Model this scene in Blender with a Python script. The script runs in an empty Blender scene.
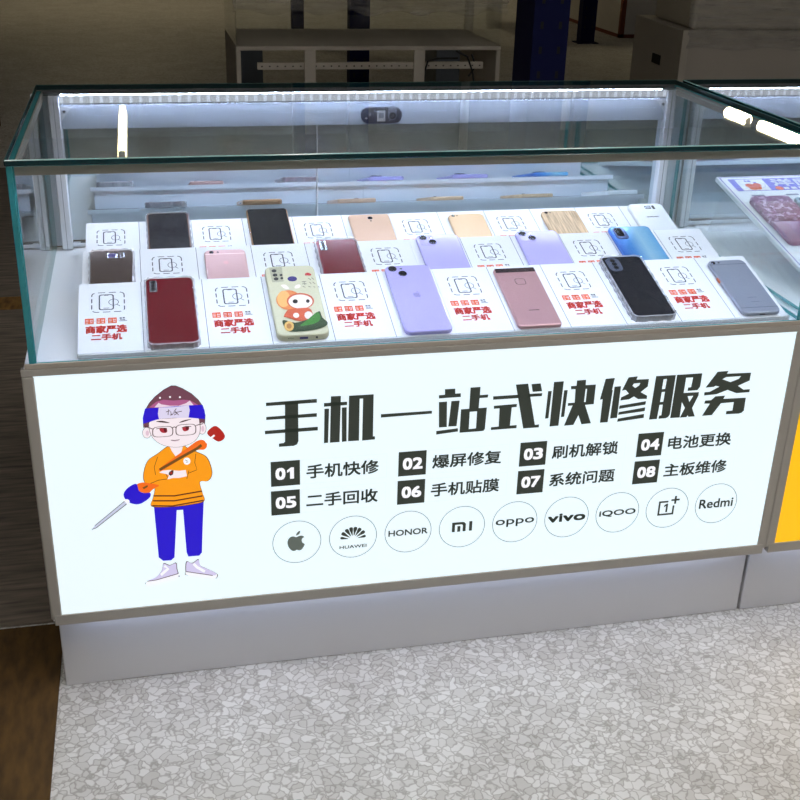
LED_LO, LED_HI, LEDR_LO, LEDR_HI, TUBE, TUBE_FILL = 44.0, 128.0, 44.0, 132.0, 44.0, 39.0
TITLE = [[[(0.3359,0.5081),(0.411,0.5089),(0.411,0.5028),(0.3358,0.5027)]],[[(0.3358,0.485),(0.4109,0.4856),(0.4109,0.4797),(0.3357,0.4801)]],[[(0.3334,0.4624),(0.4123,0.463),(0.4123,0.4569),(0.3333,0.4568)]],[[(0.3638,0.5079),(0.3833,0.5081),(0.383,0.4413),(0.3809,0.4362),(0.3758,0.4339),(0.3537,0.4341),(0.3538,0.4395),(0.3609,0.44),(0.3628,0.4419)]],[[(0.4216,0.5012),(0.4563,0.5011),(0.4564,0.4956),(0.4216,0.4953)]],[[(0.432,0.5115),(0.447,0.5112),(0.4453,0.4347),(0.4306,0.4347)]],[[(0.4223,0.4918),(0.4293,0.4916),(0.4278,0.4349),(0.4215,0.4346)]],[[(0.4485,0.4919),(0.4558,0.4919),(0.456,0.4349),(0.4488,0.4346)]],[[(0.4592,0.5106),(0.4965,0.5103),(0.4966,0.4401),(0.4997,0.4398),(0.4998,0.4347),(0.4799,0.4342),(0.4805,0.5045),(0.4753,0.5045),(0.4751,0.4346),(0.4583,0.4349)]],[[(0.5082,0.4764),(0.5873,0.4763),(0.5875,0.4715),(0.5083,0.4708)]],[[(0.6062,0.5109),(0.6224,0.5108),(0.6228,0.5024),(0.6314,0.5024),(0.6318,0.4963),(0.5975,0.4961),(0.5972,0.5015),(0.6066,0.5017)]],[[(0.5977,0.49),(0.6104,0.4901),(0.612,0.4468),(0.5996,0.447)]],[[(0.6173,0.4903),(0.6303,0.4902),(0.6275,0.4471),(0.6144,0.4475)]],[[(0.5955,0.4411),(0.6299,0.4433),(0.6302,0.4377),(0.5957,0.4351)]],[[(0.6463,0.5108),(0.6621,0.5109),(0.662,0.4971),(0.6753,0.4972),(0.6746,0.4922),(0.6617,0.4921),(0.6613,0.4752),(0.6744,0.4753),(0.6734,0.4392),(0.672,0.4361),(0.6686,0.4353),(0.6329,0.4353),(0.6332,0.4752),(0.6461,0.4753)],[(0.6474,0.4699),(0.659,0.4701),(0.6589,0.4408),(0.6474,0.4404)]],[[(0.6833,0.4935),(0.7262,0.4934),(0.7266,0.4876),(0.6836,0.4878)]],[[(0.7383,0.4936),(0.7626,0.4933),(0.762,0.4883),(0.7387,0.4885)]],[[(0.6855,0.4773),(0.7225,0.4779),(0.7223,0.4726),(0.7146,0.4725),(0.7138,0.4412),(0.7248,0.4414),(0.7248,0.436),(0.6833,0.436),(0.683,0.4408),(0.6955,0.4411),(0.6949,0.4723),(0.6858,0.4723)]],[[(0.7184,0.5108),(0.7381,0.5111),(0.7548,0.4393),(0.7616,0.4396),(0.7616,0.4344),(0.7359,0.4345)]],[[(0.7436,0.5099),(0.7584,0.5101),(0.7619,0.4968),(0.7465,0.4966)]],[[(0.7717,0.4959),(0.7776,0.4961),(0.7762,0.4492),(0.7707,0.4489)]],[[(0.78,0.511),(0.796,0.5111),(0.794,0.4349),(0.7793,0.4345)]],[[(0.7979,0.4955),(0.8038,0.4957),(0.8022,0.4498),(0.7968,0.4495)]],[[(0.8084,0.502),(0.8176,0.502),(0.8175,0.5109),(0.8325,0.5112),(0.8328,0.502),(0.8496,0.5019),(0.8496,0.4682),(0.8351,0.4679),(0.8483,0.4349),(0.8324,0.4343),(0.8258,0.4508),(0.819,0.4343),(0.8034,0.434),(0.8143,0.4684),(0.8064,0.4683),(0.8064,0.4731),(0.8173,0.4731),(0.8165,0.4964),(0.8093,0.4964)],[(0.8333,0.4956),(0.8358,0.4956),(0.8356,0.4729),(0.8329,0.4729)]],[[(0.865,0.5105),(0.8801,0.511),(0.8778,0.4908),(0.879,0.49),(0.8766,0.4346),(0.8635,0.4346),(0.8636,0.4756),(0.8591,0.4753)]],[[(0.8814,0.4959),(0.8921,0.4962),(0.8917,0.4412),(0.8799,0.4408)]],[[(0.9031,0.5105),(0.9184,0.5112),(0.9169,0.5057),(0.938,0.5053),(0.9376,0.4924),(0.9267,0.4834),(0.9386,0.4763),(0.9388,0.471),(0.9239,0.4715),(0.9161,0.4766),(0.9088,0.4723),(0.8937,0.4713),(0.8948,0.4766),(0.907,0.4822),(0.9007,0.4892),(0.8945,0.4883)],[(0.9133,0.4991),(0.9242,0.4996),(0.9227,0.4952),(0.9166,0.4913),(0.9112,0.4955)]],[[(0.8937,0.4623),(0.9381,0.4669),(0.9376,0.4608),(0.8931,0.4567)]],[[(0.8935,0.451),(0.938,0.456),(0.9378,0.4494),(0.893,0.4462)]],[[(0.8936,0.4395),(0.9375,0.4446),(0.9376,0.4375),(0.8927,0.434)]],[[(0.9496,0.5095),(0.9831,0.5092),(0.9824,0.4405),(0.98,0.4358),(0.9757,0.4339),(0.9636,0.4339),(0.9638,0.4392),(0.9678,0.4398),(0.9676,0.4586),(0.962,0.4586),(0.9608,0.4337),(0.9473,0.4336)],[(0.9631,0.5032),(0.9688,0.5035),(0.968,0.4862),(0.9625,0.4859)],[(0.9629,0.4809),(0.9684,0.4812),(0.9678,0.4637),(0.9623,0.4634)]],[[(0.9853,0.5093),(1.0286,0.5092),(1.0282,0.4857),(1.0243,0.4801),(1.0073,0.4799),(1.0075,0.4856),(1.0126,0.4861),(1.0136,0.503),(1.0017,0.5032),(1.0011,0.4767),(1.0277,0.4763),(1.0276,0.4699),(1.0198,0.4488),(1.0267,0.4333),(1.0156,0.4333),(1.0136,0.4363),(1.0121,0.4331),(1.0008,0.4331),(1.0071,0.4498),(1.0003,0.4607),(1.0003,0.4333),(0.9838,0.4335)],[(1.0088,0.4706),(1.0188,0.4706),(1.0135,0.4597)]],[[(1.055,0.51),(1.0739,0.5103),(1.0716,0.5055),(1.1142,0.5046),(1.114,0.4908),(1.0948,0.4828),(1.1056,0.4752),(1.1171,0.4753),(1.1171,0.47),(1.0941,0.4698),(1.0774,0.4768),(1.0589,0.4704),(1.0374,0.4697),(1.0374,0.4754),(1.0467,0.4756),(1.0621,0.4836),(1.0554,0.4856),(1.052,0.4838),(1.0381,0.4835)],[(1.0653,0.4963),(1.0713,0.4996),(1.0975,0.4996),(1.0939,0.495),(1.0804,0.4902)]],[[(1.058,0.4667),(1.075,0.4668),(1.0726,0.4612),(1.1125,0.4605),(1.1129,0.4374),(1.1097,0.4338),(1.1044,0.4324),(1.0814,0.433),(1.0816,0.4386),(1.0922,0.4389),(1.0923,0.4539),(1.0695,0.4536),(1.0566,0.4333),(1.0394,0.4333),(1.05,0.4544),(1.0401,0.4551),(1.0408,0.4604),(1.0513,0.4605)]]]
FIGURE = [('screwdriver','handle_red',1,[[(0.2489,0.465),(0.2575,0.475),(0.265,0.474),(0.2739,0.4615),(0.273,0.4538),(0.2656,0.45),(0.2589,0.4539)]]),('trousers','blue',0,[[(0.1654,0.3519),(0.2389,0.3517),(0.2352,0.3057),(0.2321,0.2618),(0.2278,0.2566),(0.2114,0.2567),(0.2091,0.2643),(0.2077,0.3399),(0.1984,0.3401),(0.1905,0.2575),(0.1851,0.2528),(0.1733,0.2533),(0.167,0.2601)]]),('shoe_outline','dark',1,[[(0.1737,0.2492),(0.1827,0.2447),(0.1925,0.248),(0.1936,0.236),(0.1955,0.2248),(0.1928,0.2207),(0.1529,0.2113),(0.1449,0.2131),(0.1459,0.2183),(0.1609,0.2253),(0.1701,0.2365)]]),('shoe','lilac',1,[[(0.1737,0.248),(0.1822,0.2437),(0.1916,0.2468),(0.1926,0.2356),(0.1945,0.2251),(0.1919,0.2213),(0.1539,0.2125),(0.1462,0.2143),(0.1472,0.2191),(0.1615,0.2257),(0.1703,0.2361)]]),('shoe_sole','white',1,[[(0.1472,0.2191),(0.1612,0.2199),(0.1943,0.2276),(0.1943,0.2231),(0.191,0.2185),(0.1538,0.2105),(0.1451,0.2123)]]),('shoe_lace','white',0,[[(0.1732,0.2419),(0.1781,0.2394),(0.1672,0.2301),(0.1697,0.2261),(0.1817,0.2372),(0.1757,0.2457)]]),('shoe_line','dark',0,[[(0.1473,0.2185),(0.1613,0.2193),(0.1944,0.227),(0.1941,0.2282),(0.1611,0.2205),(0.1472,0.2197)]]),('shoe_outline','dark',1,[[(0.2076,0.2483),(0.2164,0.2447),(0.2263,0.2506),(0.2287,0.2389),(0.2374,0.2327),(0.2532,0.2211),(0.2537,0.2148),(0.2474,0.2125),(0.2081,0.2228),(0.2056,0.2297)]]),('shoe','lilac',1,[[(0.2086,0.2473),(0.2169,0.2439),(0.2264,0.2494),(0.2287,0.2385),(0.237,0.2326),(0.252,0.2218),(0.2525,0.2159),(0.2465,0.2137),(0.2091,0.2234),(0.2067,0.2299)]]),('shoe_sole','white',1,[[(0.2067,0.2299),(0.2094,0.2292),(0.2467,0.2182),(0.2524,0.2209),(0.2532,0.2166),(0.2471,0.2124),(0.209,0.2226)]]),('shoe_lace','white',0,[[(0.2171,0.2413),(0.2221,0.2343),(0.2339,0.2246),(0.2361,0.2287),(0.2247,0.2381),(0.2201,0.2445)]]),('shoe_line','dark',0,[[(0.2066,0.2293),(0.2093,0.2286),(0.2466,0.2176),(0.2468,0.2188),(0.2095,0.2298),(0.2068,0.2305)]]),('sweater_outline','brown',1,[[(0.1912,0.4485),(0.1758,0.4377),(0.1621,0.4283),(0.1552,0.413),(0.1531,0.3967),(0.1578,0.3875),(0.1683,0.3818),(0.1649,0.3647),(0.162,0.3501),(0.1886,0.3463),(0.219,0.3472),(0.2396,0.3516),(0.2376,0.3675),(0.2351,0.3854),(0.2466,0.3855),(0.2534,0.3954),(0.2524,0.4109),(0.2464,0.4268),(0.2341,0.4354),(0.2205,0.443),(0.2132,0.4474),(0.2039,0.4293),(0.1975,0.4442)]]),('sweater','orange',1,[[(0.1914,0.4476),(0.1763,0.4371),(0.1628,0.4279),(0.156,0.4128),(0.154,0.3968),(0.1586,0.3877),(0.169,0.3822),(0.1656,0.3653),(0.1627,0.351),(0.1889,0.3472),(0.2188,0.3482),(0.239,0.3525),(0.237,0.3681),(0.2345,0.3857),(0.2458,0.3858),(0.2525,0.3955),(0.2515,0.4107),(0.2456,0.4263),(0.2335,0.4348),(0.2202,0.4423),(0.213,0.4466),(0.2039,0.4288),(0.1976,0.4434)]]),('neck','skin',0,[[(0.1932,0.4504),(0.2141,0.4487),(0.2094,0.435),(0.2038,0.4273),(0.1968,0.4398)]]),('sweater_stripe','brown',0,[[(0.166,0.3668),(0.1965,0.3639),(0.2369,0.3682),(0.2366,0.3705),(0.1964,0.3662),(0.1662,0.3691)]]),('sweater_stripe','brown',0,[[(0.1645,0.3585),(0.196,0.3555),(0.2378,0.36),(0.2376,0.3623),(0.196,0.3578),(0.1647,0.3608)]]),('sweater_stripe','brown',0,[[(0.163,0.3502),(0.1922,0.3469),(0.2388,0.3521),(0.2385,0.3544),(0.1922,0.3492),(0.1632,0.3525)]]),('sweater_fold','brown',0,[[(0.1756,0.4325),(0.1697,0.4161),(0.1708,0.4028),(0.1716,0.4028),(0.1705,0.4159),(0.1763,0.4321)]]),('sweater_fold','brown',0,[[(0.2308,0.4332),(0.2284,0.4184),(0.2312,0.4064),(0.218,0.4017),(0.2183,0.4008),(0.2318,0.4058),(0.2292,0.4184),(0.2316,0.4331)]]),('sweater_fold','brown',0,[[(0.1587,0.3873),(0.1753,0.3933),(0.189,0.3943),(0.1889,0.3952),(0.1751,0.3942),(0.1585,0.3882)]]),('sweater_fold','brown',0,[[(0.1894,0.3949),(0.1866,0.4035),(0.1858,0.4032),(0.1886,0.3946)]]),('sweater_fold','brown',0,[[(0.2164,0.3922),(0.2201,0.4058),(0.2193,0.4061),(0.2156,0.3924)]]),('screwdriver','tip_orange',1,[[(0.1781,0.4138),(0.2169,0.4418),(0.2338,0.4537),(0.2429,0.4545),(0.2481,0.4466),(0.2435,0.4388),(0.2281,0.4371),(0.186,0.4116),(0.1794,0.4092)]]),('screwdriver','strap',0,[[(0.1784,0.4089),(0.2073,0.425),(0.2341,0.4392),(0.2411,0.4447),(0.2388,0.4484),(0.2323,0.4432),(0.2056,0.4291),(0.1767,0.4129)]]),('screwdriver','white',0,[[(0.2469,0.4491),(0.2604,0.4599),(0.2587,0.4626),(0.2452,0.4519)]]),('screwdriver','tip_orange',1,[[(0.1424,0.3884),(0.1517,0.3921),(0.1683,0.3879),(0.1753,0.3846),(0.1662,0.3794),(0.1575,0.3718),(0.1528,0.3742),(0.145,0.3787)]]),('screwdriver','strap',0,[[(0.1512,0.3838),(0.1585,0.387),(0.159,0.3843),(0.1529,0.3806)]]),('screwdriver','blue',1,[[(0.1238,0.3769),(0.1309,0.3857),(0.1426,0.3907),(0.1457,0.3787),(0.1528,0.3742),(0.1616,0.3734),(0.1597,0.3651),(0.1441,0.3559),(0.1291,0.3608),(0.1239,0.3693)]]),('screwdriver','white',0,[[(0.1311,0.3614),(0.1308,0.36),(0.1301,0.3588),(0.129,0.3578),(0.1277,0.3573),(0.1263,0.3572),(0.1249,0.3576),(0.1237,0.3584),(0.1228,0.3595),(0.1222,0.3608),(0.1221,0.3622),(0.1224,0.3636),(0.1232,0.3648),(0.1242,0.3657),(0.1255,0.3663),(0.127,0.3663),(0.1283,0.366),(0.1295,0.3652),(0.1305,0.3641),(0.131,0.3628)]]),('screwdriver','steel',0,[[(0.1238,0.3628),(0.1267,0.3587),(0.0798,0.3225),(0.0731,0.3197),(0.0781,0.3258)]]),('screwdriver','dark',0,[[(0.1261,0.3585),(0.0795,0.3222),(0.0733,0.3202),(0.0735,0.3191),(0.08,0.3213),(0.1266,0.3575)]]),('screwdriver','dark',0,[[(0.1232,0.3633),(0.0779,0.3262),(0.0784,0.3254),(0.1237,0.3625)]]),('hand','skin',0,[[(0.1766,0.4064),(0.1814,0.4094),(0.1918,0.4096),(0.2053,0.4069),(0.2152,0.4075),(0.2166,0.3968),(0.2047,0.3949),(0.1965,0.3956),(0.1876,0.3941),(0.1906,0.4007),(0.1856,0.4034)]]),('watch','dark',0,[[(0.1909,0.4059),(0.195,0.4089),(0.1976,0.4083),(0.1965,0.4016),(0.1925,0.3997),(0.1901,0.4022)]]),('watch','handle_red',0,[[(0.1925,0.405),(0.1949,0.4067),(0.1956,0.4029),(0.193,0.402)]]),('badge','white',0,[[(0.2228,0.4215),(0.2224,0.4197),(0.2216,0.4181),(0.2204,0.4169),(0.2189,0.4162),(0.2172,0.416),(0.2157,0.4164),(0.2142,0.4174),(0.2132,0.4188),(0.2125,0.4206),(0.2124,0.4224),(0.2127,0.4243),(0.2135,0.4259),(0.2148,0.4271),(0.2162,0.4278),(0.2179,0.4279),(0.2195,0.4275),(0.2209,0.4265),(0.2219,0.4251),(0.2226,0.4234)]]),('badge','dark',0,[[(0.2152,0.4236),(0.2179,0.4225),(0.2161,0.4196),(0.2196,0.4202),(0.2193,0.4211),(0.2168,0.4201),(0.2186,0.4228),(0.2155,0.4245)]]),('hair','hair_edge',0,[[(0.1588,0.4814),(0.159,0.4956),(0.163,0.5095),(0.1693,0.5201),(0.1779,0.5295),(0.1909,0.5396),(0.2019,0.5452),(0.2081,0.5447),(0.2176,0.5397),(0.2297,0.5308),(0.2391,0.5201),(0.2449,0.5095),(0.2479,0.495),(0.2462,0.4782),(0.2381,0.4813),(0.1696,0.4826)]]),('hair','hair',0,[[(0.1594,0.4819),(0.1597,0.4958),(0.1636,0.5094),(0.1698,0.5198),(0.1783,0.5291),(0.1911,0.5389),(0.2019,0.5444),(0.208,0.544),(0.2174,0.539),(0.2293,0.5303),(0.2385,0.5198),(0.2443,0.5094),(0.2472,0.4952),(0.2456,0.4787),(0.2376,0.4818),(0.1701,0.483)]]),('hair','hair_pink',0,[[(0.1689,0.513),(0.1795,0.5211),(0.1902,0.5237),(0.2032,0.5214),(0.2182,0.5216),(0.227,0.5202),(0.239,0.5114),(0.2248,0.5116),(0.2001,0.5119),(0.1824,0.5112)]]),('hair','hair_shine',0,[[(0.1764,0.5125),(0.1826,0.5195),(0.1863,0.5167),(0.1984,0.5136),(0.2107,0.5127),(0.2215,0.5161),(0.2266,0.5197),(0.2319,0.5119),(0.2001,0.5119)]]),('hair','white',0,[[(0.1865,0.5269),(0.1862,0.526),(0.1855,0.5255),(0.1846,0.5255),(0.1839,0.5262),(0.1837,0.5271),(0.1841,0.528),(0.1848,0.5285),(0.1857,0.5285),(0.1863,0.5278)]]),('hair','white',0,[[(0.2006,0.5273),(0.2003,0.5264),(0.1995,0.5258),(0.1987,0.5259),(0.198,0.5265),(0.1978,0.5275),(0.1981,0.5284),(0.1988,0.5289),(0.1997,0.5288),(0.2004,0.5282)]]),('hair','white',0,[[(0.2144,0.5261),(0.2141,0.5252),(0.2134,0.5246),(0.2125,0.5247),(0.2118,0.5253),(0.2116,0.5263),(0.2119,0.5272),(0.2127,0.5277),(0.2135,0.5276),(0.2142,0.527)]]),('ear','dark',0,[[(0.1698,0.4726),(0.1693,0.4698),(0.1682,0.4674),(0.1666,0.4655),(0.1647,0.4643),(0.1627,0.4641),(0.1607,0.4647),(0.159,0.4661),(0.1577,0.4682),(0.1569,0.4708),(0.1568,0.4736),(0.1573,0.4764),(0.1584,0.4788),(0.1599,0.4807),(0.1618,0.4818),(0.1639,0.4821),(0.1658,0.4815),(0.1676,0.4801),(0.1689,0.478),(0.1696,0.4754)]]),('ear','skin',0,[[(0.1692,0.4726),(0.1688,0.47),(0.1678,0.4678),(0.1663,0.466),(0.1646,0.4649),(0.1627,0.4647),(0.1609,0.4652),(0.1593,0.4666),(0.1581,0.4685),(0.1574,0.471),(0.1573,0.4736),(0.1578,0.4762),(0.1588,0.4784),(0.1602,0.4802),(0.162,0.4813),(0.1638,0.4815),(0.1656,0.481),(0.1672,0.4796),(0.1684,0.4777),(0.1691,0.4753)]]),('ear','skin_shade',0,[[(0.1663,0.4723),(0.1661,0.471),(0.1657,0.4698),(0.1651,0.4689),(0.1644,0.4684),(0.1637,0.4682),(0.1629,0.4685),(0.1623,0.4692),(0.1618,0.4701),(0.1616,0.4713),(0.1615,0.4726),(0.1617,0.4739),(0.1622,0.4751),(0.1628,0.476),(0.1635,0.4765),(0.1642,0.4767),(0.1649,0.4764),(0.1656,0.4757),(0.166,0.4748),(0.1663,0.4736)]]),('ear','dark',0,[[(0.2482,0.4734),(0.2478,0.4704),(0.2468,0.4677),(0.2454,0.4656),(0.2437,0.4643),(0.2418,0.464),(0.24,0.4646),(0.2384,0.4661),(0.2372,0.4685),(0.2365,0.4713),(0.2364,0.4744),(0.2368,0.4774),(0.2378,0.4801),(0.2392,0.4822),(0.2409,0.4835),(0.2427,0.4838),(0.2445,0.4832),(0.2461,0.4817),(0.2473,0.4794),(0.2481,0.4765)]]),('ear','skin',0,[[(0.2477,0.4735),(0.2473,0.4706),(0.2464,0.4681),(0.2451,0.4661),(0.2435,0.4649),(0.2419,0.4646),(0.2402,0.4652),(0.2388,0.4666),(0.2377,0.4688),(0.237,0.4714),(0.2369,0.4743),(0.2373,0.4772),(0.2382,0.4797),(0.2395,0.4817),(0.241,0.4829),(0.2427,0.4832),(0.2444,0.4826),(0.2458,0.4812),(0.2469,0.479),(0.2475,0.4764)]]),('ear','skin_shade',0,[[(0.2451,0.4731),(0.245,0.4716),(0.2446,0.4704),(0.2441,0.4694),(0.2434,0.4688),(0.2428,0.4686),(0.2421,0.4689),(0.2415,0.4696),(0.2411,0.4706),(0.2409,0.472),(0.2408,0.4734),(0.241,0.4748),(0.2414,0.4761),(0.2419,0.4771),(0.2425,0.4777),(0.2432,0.4779),(0.2438,0.4776),(0.2444,0.4769),(0.2448,0.4758),(0.2451,0.4745)]]),('face','dark',1,[[(0.1663,0.4845),(0.1686,0.491),(0.1809,0.4937),(0.1971,0.4937),(0.2242,0.4937),(0.2372,0.4919),(0.2394,0.4829),(0.2396,0.4715),(0.2363,0.461),(0.2276,0.4517),(0.2127,0.4466),(0.1999,0.4465),(0.1855,0.4506),(0.1743,0.4592),(0.1683,0.47)]]),('face','skin',1,[[(0.167,0.4843),(0.1692,0.4907),(0.1813,0.4934),(0.1972,0.4934),(0.2239,0.4933),(0.2366,0.4915),(0.2387,0.4827),(0.2389,0.4715),(0.2357,0.4612),(0.2272,0.4521),(0.2125,0.4471),(0.1999,0.4469),(0.1859,0.451),(0.1748,0.4594),(0.1689,0.47)]]),('headband','blue',0,[[(0.1632,0.5118),(0.1825,0.512),(0.2248,0.5124),(0.2444,0.5118),(0.2468,0.5032),(0.2476,0.4951),(0.2466,0.4888),(0.2239,0.4929),(0.2026,0.4942),(0.1813,0.4938),(0.1588,0.4879),(0.1591,0.4975)]]),('headband','band_label',0,[[(0.1825,0.512),(0.2035,0.5112),(0.2248,0.5124),(0.2259,0.5048),(0.2235,0.4926),(0.2026,0.494),(0.1817,0.4938),(0.1806,0.5022)]]),('headband','dark',0,[[(0.1923,0.5038),(0.198,0.5054),(0.1978,0.5064),(0.1921,0.5048)]]),('headband','dark',0,[[(0.1955,0.5081),(0.1943,0.4992),(0.1952,0.4991),(0.1964,0.5079)]]),('headband','dark',0,[[(0.1983,0.5048),(0.199,0.4995),(0.2017,0.5002),(0.2014,0.5011),(0.1997,0.5001),(0.1992,0.5049)]]),('headband','dark',0,[[(0.2017,0.5011),(0.2147,0.5035),(0.2146,0.5045),(0.2015,0.5021)]]),('headband','dark',0,[[(0.2066,0.5089),(0.2028,0.5038),(0.2034,0.5032),(0.2073,0.5083)]]),('headband','dark',0,[[(0.2046,0.5044),(0.2096,0.4977),(0.2102,0.4983),(0.2053,0.5051)]]),('headband','dark',0,[[(0.2081,0.5016),(0.203,0.499),(0.2034,0.4981),(0.2085,0.5007)]]),('headband','dark',0,[[(0.1976,0.4984),(0.2015,0.4989),(0.2014,0.4999),(0.1975,0.4994)]]),('brow','dark',1,[[(0.1772,0.4901),(0.1864,0.4906),(0.1965,0.4866),(0.188,0.4875)]]),('brow','dark',1,[[(0.2096,0.4856),(0.2165,0.4891),(0.2278,0.4902),(0.2182,0.4873)]]),('glasses','dark',0,[[(0.2007,0.4731),(0.2006,0.4711),(0.2003,0.469),(0.1991,0.4668),(0.1962,0.4652),(0.1924,0.4647),(0.1887,0.4646),(0.1852,0.4647),(0.1818,0.4647),(0.1782,0.4649),(0.1744,0.4655),(0.1717,0.4671),(0.1708,0.4693),(0.1708,0.4715),(0.1709,0.4734),(0.171,0.4753),(0.1713,0.4775),(0.1725,0.4796),(0.1753,0.4812),(0.1792,0.4817),(0.1829,0.4818),(0.1863,0.4818),(0.1897,0.4817),(0.1933,0.4816),(0.1971,0.481),(0.1998,0.4793),(0.2007,0.4771),(0.2008,0.475)],[(0.1994,0.4731),(0.1993,0.4713),(0.199,0.4693),(0.198,0.4673),(0.1953,0.4659),(0.1918,0.4654),(0.1884,0.4654),(0.1853,0.4654),(0.1822,0.4654),(0.1788,0.4656),(0.1753,0.4662),(0.1729,0.4676),(0.1721,0.4697),(0.172,0.4716),(0.1721,0.4734),(0.1723,0.4752),(0.1726,0.4771),(0.1736,0.4791),(0.1762,0.4805),(0.1798,0.481),(0.1831,0.4811),(0.1862,0.481),(0.1893,0.481),(0.1927,0.4809),(0.1962,0.4803),(0.1986,0.4788),(0.1995,0.4768),(0.1995,0.4749)]]),('glasses','dark',0,[[(0.2336,0.4736),(0.2335,0.4715),(0.2332,0.4692),(0.2321,0.4669),(0.2292,0.4652),(0.2254,0.4647),(0.2217,0.4646),(0.2183,0.4646),(0.2149,0.4647),(0.2112,0.4648),(0.2074,0.4655),(0.2048,0.4672),(0.2039,0.4696),(0.2038,0.4718),(0.2039,0.4739),(0.2041,0.476),(0.2044,0.4782),(0.2055,0.4805),(0.2084,0.4822),(0.2122,0.4828),(0.2159,0.4828),(0.2192,0.4828),(0.2226,0.4828),(0.2263,0.4826),(0.2301,0.482),(0.2327,0.4802),(0.2337,0.4779),(0.2337,0.4757)],[(0.2324,0.4736),(0.2323,0.4717),(0.232,0.4696),(0.231,0.4675),(0.2284,0.466),(0.2248,0.4654),(0.2214,0.4654),(0.2183,0.4654),(0.2152,0.4655),(0.2119,0.4656),(0.2084,0.4662),(0.206,0.4678),(0.2052,0.4699),(0.2051,0.472),(0.2052,0.4739),(0.2053,0.4758),(0.2056,0.4778),(0.2066,0.48),(0.2092,0.4815),(0.2127,0.482),(0.2161,0.4821),(0.2192,0.482),(0.2223,0.482),(0.2256,0.4819),(0.2291,0.4813),(0.2316,0.4797),(0.2324,0.4775),(0.2325,0.4755)]]),('glasses','dark',0,[[(0.2005,0.478),(0.2027,0.479),(0.2045,0.478),(0.205,0.4793),(0.2027,0.4804),(0.2001,0.4793)]]),('glasses','dark',0,[[(0.1611,0.4832),(0.1714,0.4783),(0.1718,0.4795),(0.1615,0.4843)]]),('glasses','dark',0,[[(0.2337,0.4791),(0.244,0.4811),(0.2438,0.4823),(0.2335,0.4803)]]),('eye','eye_red',1,[[(0.1818,0.4785),(0.191,0.4782),(0.1917,0.4722),(0.187,0.471),(0.1828,0.4736)]]),('eye','eye_dark',1,[[(0.1875,0.4784),(0.191,0.4784),(0.1914,0.4729),(0.1882,0.4727)]]),('eye','dark',0,[[(0.1769,0.478),(0.1831,0.4789),(0.192,0.4778),(0.1921,0.4788),(0.1831,0.4799),(0.1768,0.479)]]),('eye','eye_red',1,[[(0.2145,0.4775),(0.2231,0.4785),(0.2225,0.4732),(0.2177,0.4714),(0.2146,0.4731)]]),('eye','eye_dark',1,[[(0.2188,0.4784),(0.2231,0.4787),(0.2223,0.4737),(0.2193,0.4735)]]),('eye','dark',0,[[(0.2132,0.4771),(0.2187,0.4787),(0.2267,0.4781),(0.2267,0.4791),(0.2187,0.4797),(0.213,0.4781)]]),('mouth','dark',0,[[(0.1964,0.4582),(0.2023,0.4573),(0.2089,0.458),(0.2088,0.459),(0.2023,0.4583),(0.1965,0.4592)]]),('mouth','skin_shade',0,[[(0.1978,0.457),(0.2023,0.456),(0.2074,0.4567),(0.2073,0.4577),(0.2023,0.4571),(0.1979,0.458)]])]
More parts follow.
